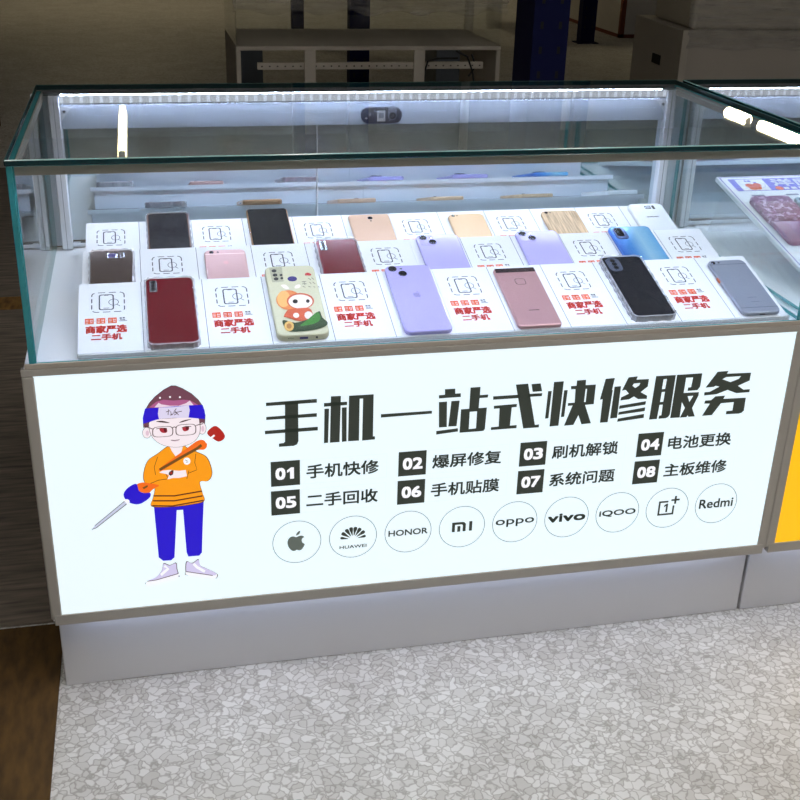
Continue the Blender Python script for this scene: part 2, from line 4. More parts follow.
RABBIT = [('camera_plate','case_shade',0,[[(0.093,0.971),(0.353,0.981),(0.331,0.76),(0.1,0.754)]]),('lens','black',0,[[(0.229,0.924),(0.225,0.917),(0.216,0.911),(0.204,0.906),(0.189,0.903),(0.174,0.902),(0.16,0.904),(0.147,0.908),(0.138,0.914),(0.133,0.92),(0.133,0.928),(0.137,0.935),(0.146,0.941),(0.158,0.946),(0.172,0.949),(0.188,0.95),(0.202,0.948),(0.215,0.944),(0.224,0.938),(0.229,0.932)]]),('lens','black',0,[[(0.233,0.86),(0.228,0.852),(0.22,0.846),(0.207,0.841),(0.193,0.838),(0.178,0.838),(0.164,0.839),(0.151,0.843),(0.142,0.849),(0.137,0.856),(0.137,0.863),(0.141,0.871),(0.15,0.877),(0.162,0.882),(0.176,0.885),(0.191,0.885),(0.206,0.883),(0.218,0.88),(0.228,0.874),(0.232,0.867)]]),('lens','black',0,[[(0.238,0.801),(0.233,0.794),(0.225,0.788),(0.213,0.783),(0.199,0.78),(0.184,0.779),(0.169,0.781),(0.157,0.785),(0.148,0.79),(0.143,0.797),(0.143,0.805),(0.147,0.812),(0.155,0.818),(0.168,0.823),(0.182,0.826),(0.197,0.827),(0.211,0.825),(0.224,0.821),(0.233,0.815),(0.238,0.809)]]),('lens','black',0,[[(0.333,0.856),(0.33,0.85),(0.325,0.846),(0.317,0.842),(0.308,0.84),(0.299,0.839),(0.291,0.84),(0.284,0.843),(0.279,0.847),(0.276,0.853),(0.276,0.858),(0.279,0.864),(0.285,0.868),(0.292,0.872),(0.301,0.874),(0.31,0.875),(0.318,0.874),(0.326,0.871),(0.331,0.867),(0.333,0.861)]]),('lens','black',0,[[(0.334,0.808),(0.331,0.803),(0.326,0.798),(0.318,0.794),(0.31,0.792),(0.301,0.791),(0.292,0.792),(0.285,0.795),(0.28,0.799),(0.278,0.805),(0.278,0.81),(0.281,0.816),(0.286,0.82),(0.294,0.824),(0.302,0.826),(0.311,0.827),(0.32,0.826),(0.327,0.823),(0.332,0.819),(0.334,0.814)]]),('sensor','navy',0,[[(0.607,0.789),(0.598,0.777),(0.581,0.767),(0.557,0.759),(0.529,0.755),(0.499,0.754),(0.471,0.757),(0.446,0.763),(0.427,0.773),(0.417,0.784),(0.416,0.796),(0.424,0.808),(0.441,0.818),(0.465,0.826),(0.493,0.83),(0.524,0.831),(0.553,0.828),(0.578,0.821),(0.596,0.812),(0.606,0.801)]]),('bow','redprint',1,[[(0.793,0.863),(0.853,0.876),(0.91,0.851),(0.892,0.829),(0.827,0.834),(0.789,0.833)]]),('note','greyprint',0,[[(0.83,0.79),(0.873,0.759),(0.884,0.765),(0.84,0.797)]]),('note','greyprint',0,[[(0.897,0.795),(0.94,0.761),(0.951,0.767),(0.908,0.802)]]),('note','greyprint',0,[[(0.684,0.735),(0.773,0.739),(0.774,0.748),(0.685,0.744)]]),('note','greyprint',0,[[(0.685,0.705),(0.772,0.706),(0.774,0.715),(0.687,0.714)]]),('note','greyprint',0,[[(0.724,0.744),(0.728,0.691),(0.741,0.693),(0.737,0.746)]]),('note','greyprint',0,[[(0.83,0.731),(0.863,0.699),(0.874,0.705),(0.841,0.737)]]),('note','greyprint',0,[[(0.895,0.728),(0.938,0.696),(0.949,0.703),(0.906,0.734)]]),('note','greyprint',0,[[(0.68,0.668),(0.729,0.651),(0.736,0.659),(0.688,0.676)]]),('note','greyprint',0,[[(0.794,0.663),(0.837,0.65),(0.844,0.658),(0.801,0.672)]]),('note','greyprint',0,[[(0.893,0.66),(0.92,0.644),(0.93,0.651),(0.903,0.667)]]),('note','greyprint',0,[[(0.98,0.66),(1.005,0.641),(1.016,0.648),(0.99,0.667)]]),('ear','cream',1,[[(0.26,0.703),(0.348,0.707),(0.407,0.652),(0.36,0.639),(0.292,0.664)]]),('ear','cream',1,[[(0.514,0.648),(0.549,0.692),(0.628,0.701),(0.641,0.673),(0.589,0.645)]]),('hood','hood_orange',0,[[(0.588,0.473),(0.562,0.43),(0.516,0.392),(0.454,0.363),(0.382,0.346),(0.307,0.342),(0.235,0.351),(0.174,0.374),(0.13,0.407),(0.106,0.448),(0.106,0.492),(0.129,0.535),(0.174,0.573),(0.236,0.602),(0.31,0.619),(0.388,0.623),(0.461,0.613),(0.523,0.591),(0.567,0.558),(0.589,0.517)]]),('hood','hood_light',0,[[(0.382,0.496),(0.366,0.46),(0.338,0.427),(0.303,0.402),(0.264,0.387),(0.224,0.382),(0.187,0.39),(0.157,0.408),(0.136,0.435),(0.127,0.469),(0.13,0.506),(0.146,0.542),(0.173,0.575),(0.209,0.6),(0.249,0.615),(0.29,0.619),(0.328,0.612),(0.358,0.594),(0.379,0.567),(0.387,0.533)]]),('hood','hood_red',0,[[(0.84,0.448),(0.815,0.413),(0.767,0.382),(0.7,0.359),(0.62,0.346),(0.537,0.343),(0.457,0.352),(0.388,0.371),(0.336,0.399),(0.308,0.433),(0.305,0.469),(0.328,0.504),(0.376,0.535),(0.443,0.558),(0.523,0.572),(0.609,0.574),(0.691,0.565),(0.761,0.546),(0.812,0.518),(0.839,0.484)]]),('face','cream',0,[[(0.804,0.442),(0.783,0.411),(0.74,0.385),(0.682,0.364),(0.612,0.353),(0.539,0.35),(0.469,0.358),(0.409,0.375),(0.364,0.399),(0.339,0.429),(0.336,0.46),(0.356,0.491),(0.398,0.518),(0.457,0.538),(0.527,0.55),(0.602,0.552),(0.673,0.544),(0.735,0.527),(0.779,0.503),(0.803,0.474)]]),('eye','black',0,[[(0.52,0.453),(0.515,0.444),(0.505,0.436),(0.492,0.43),(0.477,0.426),(0.461,0.426),(0.446,0.428),(0.433,0.432),(0.424,0.439),(0.419,0.448),(0.42,0.457),(0.425,0.466),(0.434,0.474),(0.447,0.48),(0.463,0.484),(0.479,0.485),(0.494,0.483),(0.507,0.478),(0.516,0.471),(0.52,0.462)]]),('eye','black',0,[[(0.752,0.45),(0.748,0.442),(0.74,0.435),(0.73,0.429),(0.719,0.426),(0.708,0.425),(0.697,0.427),(0.689,0.431),(0.683,0.437),(0.68,0.445),(0.681,0.453),(0.685,0.461),(0.693,0.468),(0.703,0.474),(0.714,0.477),(0.725,0.478),(0.736,0.476),(0.744,0.472),(0.75,0.466),(0.753,0.458)]]),('body','hood_red',1,[[(0.296,0.342),(0.509,0.356),(0.716,0.348),(0.747,0.249),(0.647,0.193),(0.457,0.178),(0.237,0.24),(0.188,0.249)]]),('arm','cream',0,[[(0.743,0.249),(0.734,0.233),(0.718,0.219),(0.697,0.208),(0.673,0.201),(0.648,0.199),(0.625,0.203),(0.606,0.211),(0.592,0.224),(0.586,0.239),(0.587,0.256),(0.596,0.272),(0.612,0.286),(0.633,0.297),(0.657,0.304),(0.682,0.306),(0.705,0.302),(0.725,0.294),(0.738,0.281),(0.744,0.266)]]),('paw','cream',0,[[(0.486,0.257),(0.48,0.246),(0.469,0.236),(0.454,0.229),(0.436,0.224),(0.418,0.223),(0.401,0.226),(0.387,0.232),(0.376,0.24),(0.371,0.25),(0.371,0.261),(0.377,0.272),(0.388,0.282),(0.403,0.289),(0.421,0.293),(0.439,0.294),(0.456,0.292),(0.471,0.286),(0.481,0.278),(0.486,0.268)]]),('log','darkgreen',1,[[(0.156,0.205),(0.389,0.159),(0.717,0.22),(0.89,0.304),(0.921,0.212),(0.998,0.134),(0.897,0.078),(0.621,0.044),(0.255,0.041),(0.167,0.093)]]),('leaf','green',1,[[(0.458,0.111),(0.601,0.18),(0.747,0.249),(0.864,0.29),(0.871,0.184),(0.729,0.13),(0.624,0.119)]]),('log','log_end',0,[[(0.342,0.113),(0.332,0.092),(0.314,0.074),(0.29,0.06),(0.262,0.052),(0.233,0.05),(0.206,0.054),(0.184,0.064),(0.167,0.08),(0.159,0.099),(0.16,0.12),(0.17,0.14),(0.188,0.158),(0.212,0.172),(0.24,0.181),(0.269,0.183),(0.296,0.179),(0.319,0.168),(0.335,0.152),(0.343,0.133)]]),('log','log_ring',0,[[(0.299,0.114),(0.294,0.103),(0.284,0.094),(0.272,0.086),(0.257,0.082),(0.241,0.081),(0.227,0.083),(0.215,0.089),(0.206,0.097),(0.202,0.107),(0.203,0.118),(0.208,0.129),(0.217,0.139),(0.23,0.146),(0.245,0.151),(0.261,0.152),(0.275,0.149),(0.287,0.144),(0.296,0.136),(0.3,0.125)]])]
import bpy, bmesh, math, random
from mathutils import Vector, Matrix
random.seed(7)
SC = bpy.context.scene
COL = SC.collection

# ------------------------------------------------------------------ materials
def lin(c):
    r = []
    for v in c:
        v = v / 255.0
        r.append(v / 12.92 if v <= .04045 else ((v + .055) / 1.055) ** 2.4)
    return (r[0], r[1], r[2], 1.0)

def new_mat(name):
    m = bpy.data.materials.new(name); m.use_nodes = True
    nt = m.node_tree; nt.nodes.clear()
    out = nt.nodes.new('ShaderNodeOutputMaterial')
    return m, nt, out

def pbr(name, rgb, rough=.5, metal=0.0, coat=0.0, noise=None, bump=None, spec=.5, linear=False):
    m, nt, out = new_mat(name)
    b = nt.nodes.new('ShaderNodeBsdfPrincipled')
    c = tuple(rgb) + (1,) if linear else lin(rgb)
    b.inputs['Base Color'].default_value = c
    b.inputs['Roughness'].default_value = rough
    b.inputs['Metallic'].default_value = metal
    b.inputs['Coat Weight'].default_value = coat
    b.inputs['Specular IOR Level'].default_value = spec
    nt.links.new(b.outputs[0], out.inputs[0])
    if noise:
        sc, lo, hi = noise
        tc = nt.nodes.new('ShaderNodeTexCoord'); n = nt.nodes.new('ShaderNodeTexNoise')
        n.inputs['Scale'].default_value = sc; n.inputs['Detail'].default_value = 6
        rmp = nt.nodes.new('ShaderNodeValToRGB')
        rmp.color_ramp.elements[0].position = .3; rmp.color_ramp.elements[1].position = .7
        rmp.color_ramp.elements[0].color = [c[i] * lo for i in range(3)] + [1]
        rmp.color_ramp.elements[1].color = [min(1, c[i] * hi) for i in range(3)] + [1]
        nt.links.new(tc.outputs['Object'], n.inputs['Vector']); nt.links.new(n.outputs[0], rmp.inputs[0])
        nt.links.new(rmp.outputs[0], b.inputs['Base Color'])
    if bump:
        sc, st = bump
        tc = nt.nodes.new('ShaderNodeTexCoord'); n = nt.nodes.new('ShaderNodeTexNoise')
        n.inputs['Scale'].default_value = sc; n.inputs['Detail'].default_value = 4
        bp = nt.nodes.new('ShaderNodeBump'); bp.inputs['Strength'].default_value = st; bp.inputs['Distance'].default_value = .002
        nt.links.new(tc.outputs['Object'], n.inputs['Vector']); nt.links.new(n.outputs[0], bp.inputs['Height'])
        nt.links.new(bp.outputs[0], b.inputs['Normal'])
    return m

def glow(name, rgb, strength, base=.5):
    """something lit from inside: its colour shines, its surface still takes room light"""
    m, nt, out = new_mat(name)
    c = lin(rgb)
    b = nt.nodes.new('ShaderNodeBsdfPrincipled')
    b.inputs['Base Color'].default_value = [c[i] * base for i in range(3)] + [1]
    b.inputs['Roughness'].default_value = .35
    b.inputs['Emission Color'].default_value = c
    b.inputs['Emission Strength'].default_value = strength
    nt.links.new(b.outputs[0], out.inputs[0])
    return m

def pane_mat(name, tint, f0=.04, rough=0.0, maxr=1.0):
    m, nt, out = new_mat(name)
    tr = nt.nodes.new('ShaderNodeBsdfTransparent'); tr.inputs[0].default_value = tuple(tint) + (1,)
    gl = nt.nodes.new('ShaderNodeBsdfGlossy'); gl.inputs['Roughness'].default_value = rough
    lw = nt.nodes.new('ShaderNodeLayerWeight'); lw.inputs[0].default_value = .5
    p = nt.nodes.new('ShaderNodeMath'); p.operation = 'POWER'; p.inputs[1].default_value = 5
    ma = nt.nodes.new('ShaderNodeMath'); ma.operation = 'MULTIPLY_ADD'
    ma.inputs[1].default_value = maxr - f0; ma.inputs[2].default_value = f0
    mx = nt.nodes.new('ShaderNodeMixShader')
    nt.links.new(lw.outputs['Facing'], p.inputs[0]); nt.links.new(p.outputs[0], ma.inputs[0])
    nt.links.new(ma.outputs[0], mx.inputs[0]); nt.links.new(tr.outputs[0], mx.inputs[1]); nt.links.new(gl.outputs[0], mx.inputs[2])
    nt.links.new(mx.outputs[0], out.inputs[0])
    return m

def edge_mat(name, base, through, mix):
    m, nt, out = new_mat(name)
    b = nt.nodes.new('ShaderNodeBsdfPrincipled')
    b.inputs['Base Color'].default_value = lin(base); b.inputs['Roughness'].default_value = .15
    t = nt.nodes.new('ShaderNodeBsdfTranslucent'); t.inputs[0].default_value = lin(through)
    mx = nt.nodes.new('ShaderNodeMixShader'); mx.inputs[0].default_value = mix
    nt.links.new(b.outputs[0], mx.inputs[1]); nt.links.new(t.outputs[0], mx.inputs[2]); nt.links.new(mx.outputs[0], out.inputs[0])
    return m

def floor_mat():
    m, nt, out = new_mat('terrazzo_concrete')
    b = nt.nodes.new('ShaderNodeBsdfPrincipled'); b.inputs['Roughness'].default_value = .55
    tc = nt.nodes.new('ShaderNodeTexCoord')
    v = nt.nodes.new('ShaderNodeTexVoronoi'); v.feature = 'DISTANCE_TO_EDGE'; v.inputs['Scale'].default_value = 70
    v2 = nt.nodes.new('ShaderNodeTexVoronoi'); v2.inputs['Scale'].default_value = 70
    n = nt.nodes.new('ShaderNodeTexNoise'); n.inputs['Scale'].default_value = 5; n.inputs['Detail'].default_value = 8
    nd = nt.nodes.new('ShaderNodeTexNoise'); nd.inputs['Scale'].default_value = 40
    wob = nt.nodes.new('ShaderNodeMixRGB'); wob.blend_type = 'ADD'; wob.inputs[0].default_value = .03
    nt.links.new(tc.outputs['Object'], nd.inputs['Vector'])
    nt.links.new(tc.outputs['Object'], wob.inputs[1]); nt.links.new(nd.outputs['Color'], wob.inputs[2])
    nt.links.new(wob.outputs[0], v.inputs['Vector']); nt.links.new(wob.outputs[0], v2.inputs['Vector'])
    nt.links.new(tc.outputs['Object'], n.inputs['Vector'])
    r = nt.nodes.new('ShaderNodeValToRGB')
    r.color_ramp.elements[0].position = .02; r.color_ramp.elements[0].color = lin((184, 181, 177))
    r.color_ramp.elements[1].position = .11; r.color_ramp.elements[1].color = lin((226, 225, 223))
    nt.links.new(v.outputs['Distance'], r.inputs[0])
    tint = nt.nodes.new('ShaderNodeMixRGB'); tint.blend_type = 'MULTIPLY'; tint.inputs[0].default_value = 1
    bw = nt.nodes.new('ShaderNodeRGBToBW'); nt.links.new(v2.outputs['Color'], bw.inputs[0])
    r3 = nt.nodes.new('ShaderNodeValToRGB')
    r3.color_ramp.elements[0].position = .1; r3.color_ramp.elements[0].color = (.74, .73, .71, 1)
    r3.color_ramp.elements[1].position = .8; r3.color_ramp.elements[1].color = (1, 1, 1, 1)
    nt.links.new(bw.outputs[0], r3.inputs[0])
    nt.links.new(r.outputs[0], tint.inputs[1]); nt.links.new(r3.outputs[0], tint.inputs[2])
    r2 = nt.nodes.new('ShaderNodeValToRGB')
    r2.color_ramp.elements[0].position = .32; r2.color_ramp.elements[0].color = (.84, .83, .82, 1)
    r2.color_ramp.elements[1].position = .62; r2.color_ramp.elements[1].color = (1, 1, 1, 1)
    nt.links.new(n.outputs[0], r2.inputs[0])
    mul = nt.nodes.new('ShaderNodeMixRGB'); mul.blend_type = 'MULTIPLY'; mul.inputs[0].default_value = 1
    nt.links.new(tint.outputs[0], mul.inputs[1]); nt.links.new(r2.outputs[0], mul.inputs[2])
    nt.links.new(mul.outputs[0], b.inputs['Base Color']); nt.links.new(b.outputs[0], out.inputs[0])
    return m

def fibre_mat(name, rgb, sx=6, sy=60):
    m, nt, out = new_mat(name)
    b = nt.nodes.new('ShaderNodeBsdfPrincipled'); b.inputs['Roughness'].default_value = .9
    tc = nt.nodes.new('ShaderNodeTexCoord'); mp = nt.nodes.new('ShaderNodeMapping'); mp.inputs['Scale'].default_value = (sx, sy, 10)
    n = nt.nodes.new('ShaderNodeTexNoise'); n.inputs['Scale'].default_value = 1.5; n.inputs['Detail'].default_value = 8
    r = nt.nodes.new('ShaderNodeValToRGB'); c = lin(rgb)
    r.color_ramp.elements[0].position = .3; r.color_ramp.elements[0].color = [v * .55 for v in c[:3]] + [1]
    r.color_ramp.elements[1].position = .75; r.color_ramp.elements[1].color = [v * 1.4 for v in c[:3]] + [1]
    nt.links.new(tc.outputs['Object'], mp.inputs[0]); nt.links.new(mp.outputs[0], n.inputs['Vector'])
    nt.links.new(n.outputs[0], r.inputs[0]); nt.links.new(r.outputs[0], b.inputs['Base Color']); nt.links.new(b.outputs[0], out.inputs[0])
    return m

def clear_plastic(name, rgb, alpha, rough=.12):
    m, nt, out = new_mat(name)
    tr = nt.nodes.new('ShaderNodeBsdfTransparent')
    b = nt.nodes.new('ShaderNodeBsdfPrincipled'); b.inputs['Base Color'].default_value = lin(rgb); b.inputs['Roughness'].default_value = rough
    mx = nt.nodes.new('ShaderNodeMixShader'); mx.inputs[0].default_value = alpha
    nt.links.new(tr.outputs[0], mx.inputs[1]); nt.links.new(b.outputs[0], mx.inputs[2]); nt.links.new(mx.outputs[0], out.inputs[0])
    return m

def film_mat():
    m, nt, out = new_mat('stretch_film')
    tr = nt.nodes.new('ShaderNodeBsdfTransparent')
    b = nt.nodes.new('ShaderNodeBsdfPrincipled'); b.inputs['Base Color'].default_value = lin((190, 185, 178)); b.inputs['Roughness'].default_value = .18
    tc = nt.nodes.new('ShaderNodeTexCoord'); mp = nt.nodes.new('ShaderNodeMapping'); mp.inputs['Scale'].default_value = (3, 3, 26)
    n = nt.nodes.new('ShaderNodeTexNoise'); n.inputs['Scale'].default_value = 2; n.inputs['Detail'].default_value = 5
    r = nt.nodes.new('ShaderNodeValToRGB'); r.color_ramp.elements[0].position = .35; r.color_ramp.elements[0].color = (.12, .12, .12, 1)
    r.color_ramp.elements[1].position = .75; r.color_ramp.elements[1].color = (.55, .55, .55, 1)
    bp = nt.nodes.new('ShaderNodeBump'); bp.inputs['Strength'].default_value = .8; bp.inputs['Distance'].default_value = .02
    mx = nt.nodes.new('ShaderNodeMixShader')
    nt.links.new(tc.outputs['Object'], mp.inputs[0]); nt.links.new(mp.outputs[0], n.inputs['Vector'])
    nt.links.new(n.outputs[0], r.inputs[0]); nt.links.new(n.outputs[0], bp.inputs['Height']); nt.links.new(bp.outputs[0], b.inputs['Normal'])
    nt.links.new(r.outputs[0], mx.inputs[0]); nt.links.new(tr.outputs[0], mx.inputs[1]); nt.links.new(b.outputs[0], mx.inputs[2])
    nt.links.new(mx.outputs[0], out.inputs[0])
    return m

def led_mat(name, rgb, lo, hi, pitch):
    """LED tape: bright chips every pitch metres along x, weaker tape between"""
    m, nt, out = new_mat(name)
    e = nt.nodes.new('ShaderNodeEmission'); e.inputs[0].default_value = lin(rgb)
    tc = nt.nodes.new('ShaderNodeTexCoord'); sp = nt.nodes.new('ShaderNodeSeparateXYZ')
    mu = nt.nodes.new('ShaderNodeMath'); mu.operation = 'MULTIPLY'; mu.inputs[1].default_value = 1 / pitch
    fr = nt.nodes.new('ShaderNodeMath'); fr.operation = 'FRACT'
    lt = nt.nodes.new('ShaderNodeMath'); lt.operation = 'LESS_THAN'; lt.inputs[1].default_value = .35
    ma = nt.nodes.new('ShaderNodeMath'); ma.operation = 'MULTIPLY_ADD'; ma.inputs[1].default_value = hi - lo; ma.inputs[2].default_value = lo
    nt.links.new(tc.outputs['Object'], sp.inputs[0]); nt.links.new(sp.outputs['X'], mu.inputs[0]); nt.links.new(mu.outputs[0], fr.inputs[0])
    nt.links.new(fr.outputs[0], lt.inputs[0]); nt.links.new(lt.outputs[0], ma.inputs[0]); nt.links.new(ma.outputs[0], e.inputs['Strength'])
    nt.links.new(e.outputs[0], out.inputs[0])
    return m

M = {}
M['floor'] = floor_mat()
M['wall'] = pbr('warehouse_wall', (120, 115, 105), .9, noise=(2, .8, 1.15))
M['ceiling'] = pbr('warehouse_ceiling', (70, 70, 70), .9)
M['pane'] = pane_mat('clear_float_glass', (.975, .99, .985))
M['edge'] = edge_mat('lit_glass_edge', (52, 140, 142), (90, 190, 196), .4)  # lit copy of the glass edge: light in the side edges painted brighter teal
M['edgetop'] = edge_mat('shaded_glass_edge', (12, 46, 50), (14, 60, 64), .25)  # shaded copy of the same edge: dark look of the top pane painted in
M['edgeglint'] = edge_mat('glass_bevel_glint', (150, 184, 178), (110, 170, 168), .3)  # glint on the upward chamfers, painted as a paler edge colour
M['white'] = pbr('white_laminate', (236, 237, 240), .4)
M['whitemetal'] = pbr('white_powder_coat', (226, 230, 238), .3)
M['diff'] = led_mat('frosted_led_cover', (226, 234, 250), 1.5, 2.3, .0166)
M['railgrey'] = pbr('dark_grey_aluminium', (112, 110, 114), .4, .3)
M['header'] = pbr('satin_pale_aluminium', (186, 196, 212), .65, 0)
M['plinth'] = pbr('satin_white_plinth', (214, 213, 214), .33)
M['alu'] = pbr('champagne_aluminium', (172, 168, 161), .45, .3)
M['alutrim'] = pbr('brushed_trim', (172, 165, 154), .5, .2)
M['mirror'] = pbr('mirror_silver', (218, 228, 232), .03, 1.0)
M['dark'] = pbr('dark_plastic', (30, 30, 33), .4)
M['panelw'] = glow('backlit_white_acrylic', (235, 249, 254), .96, .2)
M['panely'] = glow('backlit_yellow_acrylic', (250, 190, 2), .93, .3)
M['ink'] = glow('backlit_dark_ink', (42, 48, 42), .95, .5)
M['inkblue'] = glow('backlit_slate_ink', (70, 88, 104), .95, .5)
M['inkline'] = glow('backlit_pale_ink', (222, 232, 232), .98, .3)
M['inkgrey'] = glow('backlit_grey_ink', (84, 92, 86), .95, .5)
M['led'] = led_mat('led_tape_light', (204, 221, 255), LED_LO, LED_HI, .0166)
M['ledrear'] = led_mat('rear_led_tape_light', (205, 222, 255), LEDR_LO, LEDR_HI, .0166)
M['leakfill'] = glow('leak_fill_glow', (205, 220, 255), 6.0, .3)  # glow of the strip added under the frame, not a known LED tape
M['tube'] = glow('warm_tube_light', (255, 236, 190), TUBE, .3)
M['tubefill'] = glow('neutral_fill_tube', (255, 251, 246), TUBE_FILL, .3)
M['tubehouse'] = pbr('lamp_housing', (200, 200, 196), .5)
FIGCOL = {'handle_red': (178, 30, 20), 'blue': (34, 6, 205), 'dark': (58, 24, 24), 'lilac': (212, 204, 238), 'white': (250, 250, 255), 'brown': (96, 40, 12),
 'orange': (252, 156, 6), 'skin': (248, 234, 240), 'tip_orange': (246, 108, 18), 'strap': (112, 74, 22), 'steel': (200, 206, 228), 'hair_edge': (44, 16, 30),
 'hair': (112, 66, 82), 'hair_pink': (176, 92, 140), 'hair_shine': (236, 214, 230), 'skin_shade': (226, 196, 212), 'band_label': (222, 214, 240), 'eye_red': (176, 40, 56), 'eye_dark': (96, 14, 30)}
for k, v in FIGCOL.items(): M['f_' + k] = glow('backlit_print_' + k, v, .97, .06)
RABCOL = {'case_shade': (176, 173, 146), 'black': (14, 14, 16), 'navy': (58, 50, 120), 'redprint': (196, 52, 52), 'greyprint': (120, 118, 106), 'cream': (240, 226, 214),
 'hood_orange': (226, 132, 72), 'hood_light': (240, 176, 104), 'hood_red': (206, 92, 58), 'darkgreen': (42, 62, 30), 'green': (60, 126, 44), 'log_end': (222, 176, 96), 'log_ring': (178, 118, 54)}
for k, v in RABCOL.items(): M['r_' + k] = pbr('case_print_' + k, v, .5)
M['board'] = pbr('white_display_board', (236, 238, 243), .6, spec=.15)
M['cardink'] = pbr('card_black_ink', (62, 66, 78), .6)
M['cardred'] = pbr('card_red_ink', (226, 50, 34), .6)
M['cardorange'] = pbr('card_orange_ink', (232, 96, 44), .6)
M['cardline'] = pbr('card_seam', (78, 86, 100), .6)
M['acryl'] = clear_plastic('clear_acrylic', (225, 235, 245), .22)
M['clearcase'] = clear_plastic('clear_rubber_case', (240, 240, 250), .3, .1)
M['lens'] = pbr('lens_black', (12, 13, 20), .08, coat=1)
M['lensring'] = pbr('lens_ring', (120, 118, 140), .25, .8)
M['cardboard'] = pbr('brown_cardboard', (112, 84, 40), .9, noise=(30, .8, 1.15))
M['mat_dark'] = fibre_mat('dark_felt', (126, 115, 103))
M['wood'] = fibre_mat('brown_plywood', (134, 98, 48), 40, 12)
M['darkwood'] = fibre_mat('dark_brown_plywood', (84, 60, 24), 40, 12)
M['rack'] = pbr('blue_rack_paint', (3, 9, 56), .7, 0, spec=.2)
M['slot'] = pbr('rack_slot', (8, 8, 12), .8)
M['shelfwood'] = pbr('pale_melamine', (186, 178, 164), .6)
M['greypanel'] = pbr('grey_melamine', (178, 170, 158), .6)
M['carton'] = pbr('white_carton', (188, 184, 178), .8)
M['strap'] = pbr('brown_carton_tape', (104, 48, 26), .7)
M['film'] = film_mat()
M['tapegrey'] = pbr('film_covered_grey', (196, 188, 172), .5, bump=(14, .5))
M['greybox'] = pbr('blue_grey_steel', (92, 98, 106), .5)
M['cable'] = pbr('black_cable', (14, 14, 14), .6)

def phone_mat(name, rgb, rough=.22, metal=.35, coat=.4): return pbr(name, rgb, rough, metal, coat)

# ------------------------------------------------------------------ mesh helpers
class MB:
    def __init__(s): s.v = []; s.f = []; s.m = []; s.smooth = False
    def add(s, vs, fs, mi=0):
        o = len(s.v); s.v += [tuple(p) for p in vs]; s.f += [tuple(i + o for i in f) for f in fs]; s.m += [mi] * len(fs)
        return s
    def box(s, x0, x1, y0, y1, z0, z1, mi=0):
        vs = [(x0, y0, z0), (x1, y0, z0), (x1, y1, z0), (x0, y1, z0), (x0, y0, z1), (x1, y0, z1), (x1, y1, z1), (x0, y1, z1)]
        return s.add(vs, [(0, 3, 2, 1), (4, 5, 6, 7), (0, 1, 5, 4), (1, 2, 6, 5), (2, 3, 7, 6), (3, 0, 4, 7)], mi)
    def bbox(s, x0, x1, y0, y1, z0, z1, r=.002, seg=2, mi=0):
        bm = bmesh.new(); bmesh.ops.create_cube(bm, size=1)
        for v in bm.verts: v.co = Vector((x0 + (v.co.x + .5) * (x1 - x0), y0 + (v.co.y + .5) * (y1 - y0), z0 + (v.co.z + .5) * (z1 - z0)))
        bmesh.ops.bevel(bm, geom=bm.edges[:] , offset=r, segments=seg, profile=.5, affect='EDGES')
        bm.verts.index_update()
        s.add([v.co[:] for v in bm.verts], [tuple(v.index for v in f.verts) for f in bm.faces], mi); bm.free()
        return s
    def prism(s, pts, x0, x1, mi=0):
        """profile in (y, z) swept along x"""
        n = len(pts)
        vs = [(x0, p[0], p[1]) for p in pts] + [(x1, p[0], p[1]) for p in pts]
        fs = [tuple(range(n))[::-1], tuple(range(n, 2 * n))] + [(i, (i + 1) % n, n + (i + 1) % n, n + i) for i in range(n)]
        return s.add(vs, fs, mi)
    def tube(s, pts, r, n=10, mi=0):
        pts = [Vector(p) for p in pts]; o = len(s.v); rings = []
        for i, p in enumerate(pts):
            d = (pts[min(i + 1, len(pts) - 1)] - pts[max(i - 1, 0)]).normalized()
            a = d.orthogonal().normalized(); b = d.cross(a)
            if rings:
                a = (pa - d * pa.dot(d)).normalized(); b = d.cross(a)
            pa = a
            rings.append([p + (a * math.cos(2 * math.pi * k / n) + b * math.sin(2 * math.pi * k / n)) * r for k in range(n)])
        vs = [q for rg in rings for q in rg]; fs = []
        for i in range(len(pts) - 1):
            for k in range(n): fs.append((i * n + k, i * n + (k + 1) % n, (i + 1) * n + (k + 1) % n, (i + 1) * n + k))
        fs += [tuple(range(n))[::-1], tuple((len(pts) - 1) * n + k for k in range(n))]
        return s.add(vs, fs, mi)
    def disc(s, cx, cy, z0, z1, r, n=24, mi=0, ry=None, inset=0):
        ry = ry or r
        def rg(z, k): return [(cx + (r - k) * math.cos(2 * math.pi * i / n), cy + (ry - k) * math.sin(2 * math.pi * i / n), z) for i in range(n)]
        R = [rg(z0, 0), rg(z1 - inset, 0)] + ([rg(z1, inset)] if inset else [])
        return s.rings(R, mi)
    def rings(s, R, mi=0):
        n = len(R[0]); vs = [p for r in R for p in r]; fs = [tuple(range(n))[::-1]]
        for j in range(len(R) - 1):
            for i in range(n): fs.append((j * n + i, j * n + (i + 1) % n, (j + 1) * n + (i + 1) % n, (j + 1) * n + i))
        fs.append(tuple((len(R) - 1) * n + i for i in range(n)))
        return s.add(vs, fs, mi)
    def build(s, name, mats, parent=None, loc=None, rot=None):
        me = bpy.data.meshes.new(name); me.from_pydata(s.v, [], s.f)
        ms = mats if isinstance(mats, (list, tuple)) else [mats]
        for m in ms: me.materials.append(m)
        me.polygons.foreach_set('material_index', s.m)
        if s.smooth:
            me.polygons.foreach_set('use_smooth', [True] * len(s.f))
        me.update()
        o = bpy.data.objects.new(name, me); COL.objects.link(o)
        if parent: o.parent = parent
        if loc is not None: o.location = loc
        if rot is not None: o.rotation_euler = rot
        return o

